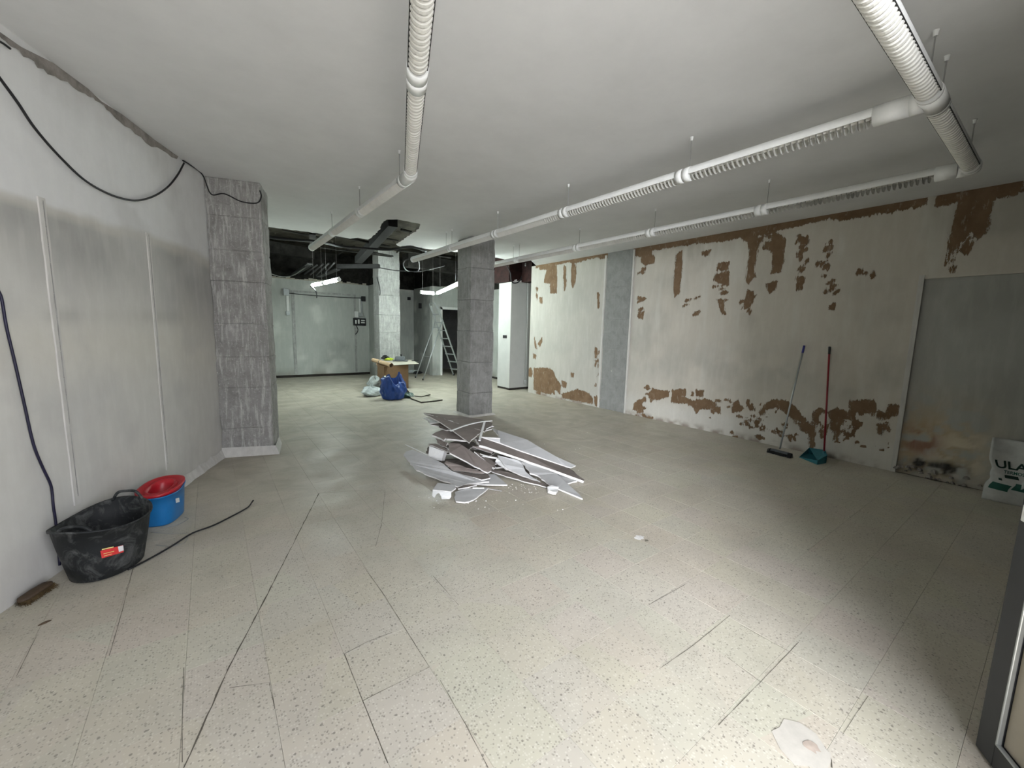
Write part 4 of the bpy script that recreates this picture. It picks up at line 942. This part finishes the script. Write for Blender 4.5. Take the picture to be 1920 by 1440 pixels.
p = at(762, 677, HB+.012); lab(bevel(MB().box((p[0]+.12, p[1]-.1, HB+.012), (p[0]+.32, p[1]-.06, HB+.03)).build('flat_bar', 'black'), .006), 'small black bar lying on the pale board beside the power tool', 'tool')
def crumple(name, c, sx, sy, sz, mat, label, cat, seed, amp=.25, parent=None, peak=0.):
    """crumpled sack resting on the floor"""
    n, m_ = 30, 18; V = []; r = random.Random(seed); ph = [r.uniform(0, 6.3) for _ in range(8)]
    for j in range(m_+1):
        la = math.pi*(j/m_)-math.pi/2
        for k in range(n):
            lo_ = 2*math.pi*k/n; f = 1+amp*(.5*math.sin(3*lo_+ph[0]+2*la)+.35*math.sin(5*lo_+ph[1]-3*la)+.25*abs(math.sin(7*lo_+ph[2]+5*la))+.15*math.sin(11*lo_+ph[3]+9*la))
            x = math.cos(la)**.7*math.cos(lo_)*f if abs(la) < 1.57 else 0; y = math.cos(la)**.7*math.sin(lo_)*f if abs(la) < 1.57 else 0; z = max(0, (math.sin(la)*.5+.5)*(1+amp*.5*math.sin(4*lo_+ph[4])))
            sc = 1-.25*z
            V.append((c[0]+sx*x*sc+peak*sx*z, c[1]+sy*y*sc, c[2]+.002+sz*z))
    f = [(j*n+k, j*n+(k+1) % n, (j+1)*n+(k+1) % n, (j+1)*n+k) for j in range(m_) for k in range(n)]
    o = MB().add(V, f).build(name, mat, parent, False)
    if label: lab(o, label, cat)
    return o
p = at(728, 676, HB+.012); t = thing('work_gloves', 'lime and black work gloves heaped on the cardboard box', 'gloves', p)
crumple('cuff', p+[.02, .02, 0], .13, .08, .07, 'hivis', None, None, 3, .3, t); crumple('palm', p+[-.06, .06, .02], .11, .07, .11, 'black', None, None, 5, .35, t)
for k in range(5): a = 2.2+k*.4; MB().tube([p+[-.02, .02, .05], p+[-.02+math.cos(a)*.11, .02+math.sin(a)*.09, .10+.01*k]], [.016, .012], 8).build('finger', 'black', t, True)
# bags on the floor
c = at(739, 748); cB = (at(725, 752)+at(757, 748))/2
t = thing('blue_sack', 'crumpled blue plastic sack leaning against the cardboard box', 'bag', cB)
def sackmesh():
    n, m_ = 40, 22; V = []; r = random.Random(2)
    for j in range(m_+1):
        h = j/m_; w = (.19+.05*math.sin(h*3.0))*(1 if h > .05 else .72+5.6*h) if h < .93 else .17
        for k in range(n):
            th = 2*math.pi*k/n; fo = 1+.09*math.sin(5*th+4*h)+.07*math.sin(9*th-7*h)+.05*math.sin(14*th+11*h)
            top = .10*math.sin(2*th+.6)+.05*math.sin(5*th)
            V.append((cB[0]+w*1.10*math.cos(th)*fo, cB[1]+.10+w*.85*math.sin(th)*fo+.06*h, .002+h*(.44+top*h)))
    for k in range(n): V.append((cB[0]+.1*math.cos(2*math.pi*k/n), cB[1]+.16+.08*math.sin(2*math.pi*k/n), .18))
    f = [(j*n+k, j*n+(k+1) % n, (j+1)*n+(k+1) % n, (j+1)*n+k) for j in range(m_+1) for k in range(n)]
    f.append(tuple(range(n))[::-1]); f.append(tuple(range((m_+1)*n, (m_+2)*n)))
    return MB().add(V, f)
sackmesh().build('body', 'blue', t)
p = at(727, 716, .30)+np.array([.02, .1, 0]); MB().tube(smoothpath([p+[0, 0, -.06], p+[-.03, 0, .04], p+[-.05, .01, .13]]), [.025]*12+[.018], 8).build('white_tool_end', 'gyps', t, True)
crumple('plastic_bag', at(700, 742), .25, .20, .20, 'clear', 'milky plastic bag slumped at the near side of the cardboard box', 'bag', 11, .28, None, -.2)
crumple('plastic_bag', at(702, 733)+[.1, .25, 0], .20, .2, .30, 'clear', 'milky plastic bag behind the slumped one, against the cardboard box', 'bag', 17, .3)
crumple('white_rag', at(721, 745), .09, .07, .10, 'sack', 'small white crumpled rag between the milky bag and the blue sack', 'rag', 19, .3)
crumple('green_bag', at(762, 745), .20, .16, .10, 'greenbag', 'flat dark green plastic bag beside the blue sack', 'bag', 23, .3)
for k, (px, zz, lb) in enumerate((([(762, 728), (790, 729), (807, 739), (790, 743), (772, 741)], .05, 'dusty cardboard sheet on the floor, closest to the cardboard box'), ([(768, 743), (790, 741), (830, 749), (815, 751), (790, 753.5), (772, 747)], .028, 'long dusty cardboard sheet reaching toward the middle pillar'))):
    lab(MB().prism([at(x, y, zz) for x, y in px], (0, 0, -zz+.002 if k else -.02), 0, 1).build('cardboard_sheet', ['dustycard', 'darkbase']), lb, 'cardboard')
t = thing('rag_heap', 'small heap of white and black rags on the floor near the stepladder feet', 'rag', at(778, 700))
crumple('cloth', at(774, 700), .25, .15, .10, 'clear', None, None, 31, .3, t); crumple('dark_cloth', at(783, 701), .16, .12, .09, 'black', None, None, 33, .3, t)

# ============================================================ STEPLADDER
fl_, fr_ = at(852, 704.5), at(878, 706); rl, rr_ = at(779, 708.5), at(793, 713)
# top of the ladder above the mid point
tz = 2.22; TL = np.array([5.52, 11.95, tz]); TR = TL+np.array([.10, -.30, 0])
pA = aty(811, 573, 11.9); tz = pA[2]; TL = pA+np.array([0, .12, 0]); TR = pA+np.array([.05, -.22, 0])
t = thing('stepladder', 'tall aluminium stepladder standing open behind the middle pillar', 'ladder', (fl_+rr_)/2)
FA = at(850.5, 704); FB = FA+(TR-TL)*1.35
FA2 = FA
for a, c in ((TL, FA), (TR, FB)): bevel(MB().tube([a, c], .027, 4).build('rail', 'alu', t), .003); MB().tube([c+[0, 0, .0], c+[0, 0, .06]], .034, 8).build('rubber_foot', 'black', t)
for k in range(1, 9):
    u = k/9; a = TL+(FA-TL)*u; c = TR+(FB-TR)*u; dd_ = c-a
    V = [a+[-.04, -.0, 0], c+[-.04, 0, 0], c+[.04, 0, 0], a+[.04, 0, 0]]; MB().prism(V, (0, 0, -.028)).build('step', 'alu', t)
m0 = TL+(FA-TL)*.20; m1 = TR+(FB-TR)*.20; rl[2] = rr_[2] = 0
for a, c in ((m0, rl), (m1, rr_)): MB().tube([a, c], .017, 8).build('support_leg', 'alu', t, True); MB().tube([c, c+[0, 0, .05]], .022, 8).build('rubber_foot', 'black', t)
for u in (.12, .62): MB().tube([m0+(rl-m0)*u, m1+(rr_-m1)*u], .012, 6).build('cross_bar', 'alu', t)
MB().tube(smoothpath([m0, TL+[-.05, 0, .02], (TL+TR)/2+[-.06, 0, .06], TR+[-.05, 0, .02], m1]), .014, 8).build('top_hoop', 'alu', t, True)

# ============================================================ BROOM AND DUSTPAN
A = at(1460, 848, .06); A = at(1462, 842, .05); B = atx(1508, 648, XR-.03)
t = thing('broom', 'broom with pale metal pole and blue grip leaning on the peeling wall', 'broom', A)
d = B-A; MB().tube([A+d*.0, A+d*.93], .011, 10).build('pole', 'alu', t, True); MB().tube([A+d*.93, B], .0135, 10).build('grip', 'bluegrip', t, True)
h0, h1 = at(1441, 843, .035), at(1484, 854, .035); hd = (h1-h0)/np.linalg.norm(h1-h0); hs = np.cross(hd, (0, 0, 1)); mid = (h0+h1)/2
Mh = Matrix(((hd[0], hs[0], 0, mid[0]), (hd[1], hs[1], 0, mid[1]), (0, 0, 1, 0), (0, 0, 0, 1))); hl = np.linalg.norm(h1-h0)/2
bevel(MB().box((-hl*.78, -.03, .035), (hl*.78, .03, .062), Mh, taper=.008).build('head', 'toolgrey', t), .006)
b = MB()
for k in range(700):
    u = random.uniform(-hl, hl); v = random.uniform(-.03, .03); p = Mh@Vector((u, v, .042 if abs(u) < hl*.7 else .055)); q = Mh@Vector((u*1.03+random.gauss(0, .003), v*1.4, 0)); w = Mh.to_3x3()@Vector((.0016, 0, 0))
    b.add([p-w, p+w, q+w, q-w], [(0, 1, 2, 3)])
b.build('bristles', 'black', t, kind='stuff')
t = thing('dustpan', 'teal dustpan with a long red pole and black grip leaning on the peeling wall', 'dustpan', at(1535, 858))
a0, a1, a2, a3 = at(1497, 857), at(1531, 871.5), at(1551, 866), at(1519, 850)
# pan: front lip left, back wall right
bk = [at(1548, 868), at(1546, 857), at(1510, 850)]; pan = [at(1498, 857, .003), at(1532, 871, .003), at(1549, 868, .003), at(1546, 858, .003), at(1516, 849.5, .003)]
b = MB(); b.prism(pan, (0, 0, -.002))
top = [p+np.array([0, 0, hh]) for p, hh in zip(pan, (.004, .05, .10, .10, .075))]
order = [1, 2, 3, 4]
for i, j in zip(order[:-1], order[1:]): b.add([pan[i], pan[j], top[j], top[i]], [(0, 1, 2, 3)]); b.add([pan[i]+[.004, .004, 0], pan[j]+[.004, .004, 0], top[j]+[.004, .004, 0], top[i]+[.004, .004, 0]], [(3, 2, 1, 0)])
b.add([pan[0], pan[4], top[4]], [(0, 1, 2)]); b.add([pan[0], pan[1], top[1]], [(0, 1, 2)])
b.add([top[1]*.55+top[4]*.45, top[1], top[2], top[3], top[4]], [(0, 1, 2, 3, 4)])
b.build('pan', 'tealpl', t)
A = at(1545, 850, .09); B = atx(1555.5, 650, XR-.03); d = B-A
MB().tube([A, A+d*.93], .011, 10).build('pole', 'redpole', t, True); MB().tube([A+d*.93, B], .0135, 10).build('grip', 'black', t, True); MB().tube([A-d*.03, A+d*.02], .016, 10).build('socket', 'tealpl', t, True)

# ============================================================ PLASTER SACK AT THE RIGHT
S0 = at(1847, 938); S0 = np.array([6.13, .36, 0]); sxd = np.array([.06, -.998, 0]); syd = np.array([.998, .06, 0])
t = thing('plaster_sack', 'white sack with green lettering and green checks slumped by the right wall', 'bag', S0)
def sk(u, v, out=0.):
    """front surface of the sack: u along the wall 0..1, v height 0..1"""
    w = .46; z = .60*v; bul = .055*math.sin(math.pi*min(1, v*1.7))*math.sin(math.pi*min(max(u, 0), 1))+(.02*math.sin(9*u+3*v)+.012*math.sin(17*v+5*u))*(.4+.6*v)
    lean = .13*v+(.05*max(0, v-.5)); nar = .03*math.exp(-((v-.52)/.10)**2)
    uu = (u-.5)*(w-2*nar)+.03*math.exp(-((v-.35)/.08)**2)*(u < .5)
    p = S0+sxd*(uu+w/2)+syd*(lean-bul-out); return (p[0], p[1], z)
n, m_ = 24, 30; V = [sk(i/n, j/m_) for j in range(m_+1) for i in range(n+1)]
k0 = len(V); V += [tuple(np.array(sk(i/n, j/m_))+syd*(.13*(1-(j/m_)**3)*math.sin(math.pi*(.12+.76*i/n))+.012)) for j in range(m_+1) for i in range(n+1)]
q = lambda i, j: j*(n+1)+i
f = [(q(i, j), q(i+1, j), q(i+1, j+1), q(i, j+1)) for j in range(m_) for i in range(n)]
f = f+[tuple(a+k0 for a in x)[::-1] for x in f]
f += [(q(0, j), q(0, j+1), q(0, j+1)+k0, q(0, j)+k0) for j in range(m_)]+[(q(n, j+1), q(n, j), q(n, j)+k0, q(n, j+1)+k0) for j in range(m_)]
f += [(q(i, m_), q(i+1, m_), q(i+1, m_)+k0, q(i, m_)+k0) for i in range(n)]+[(q(i+1, 0), q(i, 0), q(i, 0)+k0, q(i+1, 0)+k0) for i in range(n)]
MB().add(V, f).build('body', 'sack', t, True)
def sdecal(nm, u0, v0, u1, v1, mat, sl=0.):
    V = [sk(u0+(u1-u0)*i/6, v0+(v1-v0)*j/4+sl*i/6, .002) for j in range(5) for i in range(7)]
    return MB().add(V, [(j*7+i, j*7+i+1, (j+1)*7+i+1, (j+1)*7+i) for j in range(4) for i in range(6)]).build(nm, mat, t)
sdecal('check', .06, .205, .33, .315, 'inkgreen', -.01); sdecal('check', .36, .245, .98, .355, 'inkgreen', -.01); sdecal('check', .22, .41, .42, .455, 'inkblack', 0); sdecal('check', .12, .36, .17, .395, 'inkblack', 0); sdecal('check', .60, .39, .74, .42, 'inkblack', -.01)
sdecal('check', .56, .185, .78, .196, 'inkblack', -.015)
def letters(txt, u0, v0, size, du, mat):
    cu = bpy.data.curves.new('lettering', 'FONT'); cu.body = txt; cu.size = 1; cu.offset = .02; tmp = bpy.data.objects.new('lettering', cu); COL.objects.link(tmp)
    dg = bpy.context.evaluated_depsgraph_get(); me = bpy.data.meshes.new_from_object(tmp.evaluated_get(dg)); bpy.data.objects.remove(tmp)
    import bmesh
    bm = bmesh.new(); bm.from_mesh(me); bmesh.ops.triangulate(bm, faces=bm.faces)
    for _ in range(2): bmesh.ops.subdivide_edges(bm, edges=[e for e in bm.edges if e.calc_length() > .18], cuts=1)
    for v in bm.verts: x, y = v.co.x, v.co.y; v.co = Vector(sk(u0+x*du, v0+y*size, .003))
    bm.to_mesh(me); bm.free(); me.materials.clear(); me.materials.append(M[mat])
    o = bpy.data.objects.new('lettering', me); COL.objects.link(o); o.parent = t; o.matrix_parent_inverse = Matrix.Translation(-t.location); return o
letters('ULAR', .07, .545, .165, .255, 'inkblack'); letters('TERMOS A', .20, .475, .062, .085, 'inkgreen')

# ============================================================ HEAP OF BROKEN PLASTERBOARD
E1 = lambda a, c: (745+a/10.667, 765+c/10.667); E2 = lambda a, c: (900+a/9.114, 790+c/9.114); E3 = lambda a, c: (745+a/8.727, 840+c/8.727)
def rough(P, seed, amp=.012, keep=()):
    r = random.Random(seed); out = []; n = len(P)
    for i in range(n):
        a, c = P[i], P[(i+1) % n]; L = np.linalg.norm(c-a); k = max(1, int(L/.045)); out.append(a)
        if i in keep: continue
        for j in range(1, k): p = a+(c-a)*j/k; out.append(p+np.array([r.gauss(0, amp), r.gauss(0, amp), 0])*1.15)
    return out
def slab(fn, pts, mats, label, seed, thick=.013, keep=(), amp=.009, name='plasterboard_piece', parent=None):
    P = [at(*fn(a, c), z) for a, c, z in pts]
    P = rough(P, seed, amp, keep)
    cen = sum(P)/len(P); nr = np.zeros(3)
    for i in range(len(P)): nr += np.cross(P[i]-cen, P[(i+1) % len(P)]-cen)
    nr /= np.linalg.norm(nr); nr = nr if nr@(CAM-cen) > 0 else -nr
    if min(p[2] for p in P)-thick < 0: 
        for p in P: p[2] = max(p[2], thick+.001)
    o = MB().prism(P, -nr*thick, 0, 1).build(name, mats, parent)
    return lab(o, label, 'plasterboard', 'broken plasterboard pieces in the heap') if parent is None else o
BR = ['face_brown', 'gyps']; GR = ['face_grey', 'gyps']; DK = ['face_dark', 'gyps']; WH = ['gypspale', 'gyps']
slab(E1, [(525,95,.37),(1200,150,.36),(1700,230,.36),(1895,300,.36),(1900,400,.37),(1750,470,.38),(1400,375,.38),(1120,275,.38),(850,195,.38)], BR, 'brown sheet at the very back of the heap, pointing at the middle pillar', 1, keep=(0,1,2))
slab(E1, [(545,115,.40),(860,195,.40),(1150,290,.40),(1400,360,.40),(1720,465,.40),(1600,530,.40),(1480,630,.40),(1440,690,.40),(1140,470,.40),(870,290,.40)], BR, 'topmost pointed brown sheet of the heap, under the pale lath', 2, keep=(6,7,8,9,0), amp=.004)
slab(E1, [(690,535,.31),(900,430,.33),(1130,470,.34),(1420,640,.34),(1180,625,.33),(960,605,.31),(930,640,.30),(800,575,.30)], BR, 'small brown piece just below the topmost pointed sheet', 3, .02)
slab(E1, [(660,325,.33),(870,300,.35),(1080,440,.36),(930,430,.34),(780,350,.33)], DK, 'dark sliver under the back tip of the topmost sheet', 4)
slab(E1, [(520,200,.30),(600,180,.32),(820,265,.35),(860,290,.35),(650,305,.32),(600,250,.31)], WH, 'pale broken corner sticking out at the back tip of the heap', 5)
slab(E1, [(760,610,.26),(920,650,.28),(1010,690,.29),(1010,800,.26),(800,705,.25)], BR, 'short brown piece above the white folded block', 6)
slab(E1, [(1050,895,.27),(1020,700,.30),(1240,712,.30),(1300,745,.29),(1900,1150,.14),(1880,1250,.12),(1810,1290,.11),(1400,1075,.19)], BR, 'long brown panel slanting down in the middle of the heap', 7, .016, keep=(7,3), amp=.005)
slab(E1, [(640,760,.235),(940,870,.215),(880,1060,.10),(615,995,.115)], WH, 'white folded block standing on edge at the left of the heap', 8, .06, keep=(0,1,2,3), name='gypsum_block')
slab(E1, [(620,715,.25),(760,710,.265),(1010,830,.26),(1010,880,.24),(870,820,.245)], DK, 'thin dark strip lying on the white folded block', 9, .014, amp=.003)
slab(E3, [(100,110,.11),(140,60,.13),(250,25,.15),(480,120,.15),(760,260,.14),(900,380,.11),(1060,430,.085),(1380,520,.055),(1500,545,.05),(1150,580,.05),(1000,630,.045),(760,540,.055),(520,450,.06),(280,330,.08),(210,230,.09),(150,180,.10)], GR, 'large ragged light grey sheet at the left front of the heap', 10, .016, keep=(0,1,2,3), amp=.006)
slab(E3, [(1150,575,.035),(1380,515,.045),(1480,430,.05),(1600,430,.045),(1800,600,.02),(1400,595,.028)], GR, 'flat grey triangle on the floor in front of the heap', 11, keep=(3,4,5,2), amp=.004)
slab(E3, [(770,250,.17),(800,210,.18),(1000,270,.17),(1120,320,.16),(1300,360,.14),(1430,400,.11),(1400,420,.10),(930,375,.12),(890,360,.125)], BR, 'brown piece in the hollow right of the white folded block', 12, amp=.005)
slab(E3, [(900,380,.09),(1480,425,.08),(1520,485,.07),(1380,518,.065),(1060,430,.08)], DK, 'dark brown piece wedged under the long slanting panel', 13, amp=.004)
# folded channel piece at the front with a torn arch
t = thing('folded_plasterboard', 'white folded plasterboard channel with a torn arch at the front of the heap', 'plasterboard', at(*E3(720, 850)), 'broken plasterboard pieces in the heap')
slab(E3, [(580,680,.085),(690,695,.085),(880,710,.085),(880,800,.03),(850,862,.0),(725,862,.0),(715,790,.045),(690,745,.065),(665,735,.07),(640,755,.06),(605,815,.03),(600,852,.0),(570,780,.04)], WH, '', 14, .014, keep=range(13), name='front_face', parent=t)
slab(E3, [(580,680,.088),(660,570,.095),(940,600,.095),(960,650,.09),(880,710,.088)], GR, '', 15, .014, keep=range(5), name='top_face', parent=t)
slab(E3, [(940,720,.03),(1140,660,.04),(1490,650,.035),(1400,730,.028),(1300,810,.02),(1180,870,.018),(1100,885,.018),(960,870,.02),(930,800,.025)], GR, 'rounded grey fragment on the floor at the front of the heap', 16, amp=.006)
slab(E3, [(1230,640,.06),(1420,640,.055),(1420,652,.055),(1230,652,.06)], WH, 'thin white strip at the front of the heap', 17, .01, keep=range(4))
slab(E3, [(1000,640,.045),(1160,600,.06),(1300,605,.055),(1150,640,.05),(990,665,.04)], DK, 'dark shard below the flat grey triangle', 18)
slab(E2, [(220,118,.34),(300,150,.33),(800,310,.25),(1000,430,.20),(1300,600,.11),(1640,755,.03),(1560,790,.025),(1400,742,.05),(700,502,.20),(350,370,.27),(30,262,.34),(350,290,.34),(300,220,.34)], GR, 'long light grey sheet along the right top of the heap', 19, .014, keep=(7,8,9,1,2,3,4), amp=.005)
slab(E2, [(-88,276,.31),(30,272,.32),(350,372,.255),(700,505,.185),(1400,748,.035),(1500,800,.03),(1785,1005,.022),(1775,1030,.02),(1340,860,.07),(850,690,.13),(780,660,.14),(240,480,.25),(100,430,.275),(-11,404,.30)], BR, 'long brown sheet with a thick white edge on the right of the heap', 20, .026, keep=(1,2,3,4,5,6,7,8,9,10,11), amp=.005)
slab(E2, [(300,580,.19),(640,660,.16),(710,690,.14),(780,860,.08),(900,960,.05),(1030,1030,.03),(960,1010,.035),(680,910,.06),(480,820,.09),(400,730,.13)], GR, 'grey piece below the white-edged sheet, middle of the heap', 21, .016, amp=.006, keep=(0,9))
slab(E2, [(710,690,.12),(850,720,.105),(1310,890,.06),(1450,1020,.04),(1700,1250,.018),(1755,1320,.016),(1340,1150,.025),(1180,1080,.035),(980,920,.055),(850,880,.07),(780,780,.09)], GR, 'grey triangular piece reaching the floor at the right tip of the heap', 22, .016, keep=(2,3,4,5), amp=.006)
slab(E2, [(1150,1120,.065),(1230,1090,.07),(1345,1120,.065),(1340,1180,.04),(1305,1290,.0),(1250,1290,.0),(1165,1210,.03)], WH, 'white lump propped under the right tip of the heap', 23, .05, keep=range(7), name='gypsum_block')
slab(E2, [(150,830,.055),(260,815,.06),(480,870,.06),(700,950,.045),(1190,1080,.03),(1150,1125,.02),(700,1010,.03),(260,880,.045)], DK, 'dark underside piece along the front right of the heap', 24, amp=.005)
slab(E2, [(1330,900,.025),(1480,930,.025),(1660,1020,.018),(1500,1060,.016),(1420,1010,.018)], GR, 'grey scrap on the floor beyond the white-edged sheet', 25)
slab(E2, [(1230,760,.04),(1400,770,.035),(1520,800,.03),(1700,940,.02),(1330,840,.04)], DK, 'dark scrap between the two long sheets at the right of the heap', 26)
slab(E1, [(1540,870,.24),(1640,900,.22),(1960,1100,.14),(1960,1200,.12),(1900,1180,.12)], DK, 'narrow dark panel beside the long slanting brown panel', 27, amp=.003)
slab(E2, [(0,600,.20),(60,590,.20),(280,790,.10),(235,815,.095)], WH, 'narrow white-edged strip slanting in the middle of the heap', 28, .01, amp=.002)
slab(E2, [(0,560,.22),(90,590,.22),(290,630,.18),(280,645,.175),(90,610,.20)], WH, 'small pale strip under the white-edged sheet', 29, .01, amp=.003)
slab(E1, [(1500,760,.27),(1640,770,.27),(1900,870,.24),(1890,900,.23),(1600,810,.25)], BR, 'thin brown strip below the left end of the white-edged sheet', 30, amp=.003)
slab(E2, [(280,640,.15),(330,600,.16),(470,825,.085),(440,820,.085),(260,690,.12)], WH, 'small pale splinter before the middle grey piece', 31, amp=.004)
# lower layers that fill the heap
for k, (x, y, z, s) in enumerate(((830, 845, .22, .42), (860, 835, .26, .45), (900, 850, .20, .45), (930, 860, .15, .40), (960, 870, .11, .35), (880, 870, .12, .4), (1000, 885, .06, .3), (840, 868, .10, .3), (920, 838, .24, .35), (870, 815, .27, .35))):
    c = at(x, y, z*.42); s = s*.62; r = random.Random(50+k); n = 6; a0 = r.uniform(0, 6); P = []
    for i in range(n): th = a0+2*math.pi*i/n; rr2 = s*r.uniform(.55, 1.05); P.append(c+np.array([math.cos(th)*rr2*1.15, math.sin(th)*rr2*.7, r.gauss(0, .012)]))
    o = MB().prism(rough(P, 80+k, .01), (0, 0, -.013), 0, 1).build('plasterboard_piece', DK); lab(o, 'dark broken plasterboard piece mostly hidden deep inside the heap', 'plasterboard', 'buried plasterboard pieces')
def lath(pts, w, h, label, mat='gypspale'):
    P = smoothpath([at(*fn(a, c), z) for fn, a, c, z in pts], 5); b = MB(); V = []
    for i, p in enumerate(P):
        d = P[min(i+1, len(P)-1)]-P[max(i-1, 0)]; d /= np.linalg.norm(d); s = np.cross(d, (0, 0, 1)); s /= np.linalg.norm(s); u = np.cross(s, d)*h
        V += [p-s*w/2, p+s*w/2, p+s*w/2+u, p-s*w/2+u]
    n = len(P); f = [(0, 1, 2, 3), (4*n-1, 4*n-2, 4*n-3, 4*n-4)]+[(4*i+k, 4*i+4+k, 4*i+4+(k+1) % 4, 4*i+(k+1) % 4) for i in range(n-1) for k in range(4)]
    return lab(b.add(V, f).build('lath', mat), label, 'lath')
lath([(E1,1065,465,.42),(E1,1380,350,.44),(E1,1660,285,.45),(E1,1890,262,.44)], .022, .008, 'long bowed pale lath lying across the top of the heap')
lath([(E1,1745,290,.46),(E1,1700,450,.43),(E1,1645,660,.40)], .024, .008, 'short straight pale lath leaning at the top of the heap')
lath([(E1,165,740,.18),(E1,340,820,.17),(E1,600,945,.16)], .008, .006, 'thin pale stick poking out of the left side of the heap')
lath([(E1,1780,430,.40),(E1,1850,390,.42),(E1,1930,370,.43)], .016, .006, 'tiny curled pale lath at the top right of the heap')
lath([(E2,120,1150,.012),(E2,240,1170,.010),(E2,370,1195,.008)], .01, .004, 'thin grey stick on the floor before the heap', 'face_grey')
b = MB()
for k in range(150):
    px, py = random.choice(((random.uniform(950, 1010), random.uniform(905, 925)), (random.uniform(800, 960), random.gauss(935, 12)), (random.uniform(740, 1120), random.uniform(800, 960)), (random.uniform(985, 1000), random.uniform(888, 905))))
    c = at(px, py); r = random.uniform(.002, .007); b.lathe([(0, r), (r*.8, r*.6), (r, 0)], (c[0], c[1], .001), 5, 1, random.uniform(.6, 1.3))
o = b.build('plaster_crumbs', 'gyps'); o['kind'] = 'stuff'; o['label'] = 'white plaster crumbs scattered around the heap'
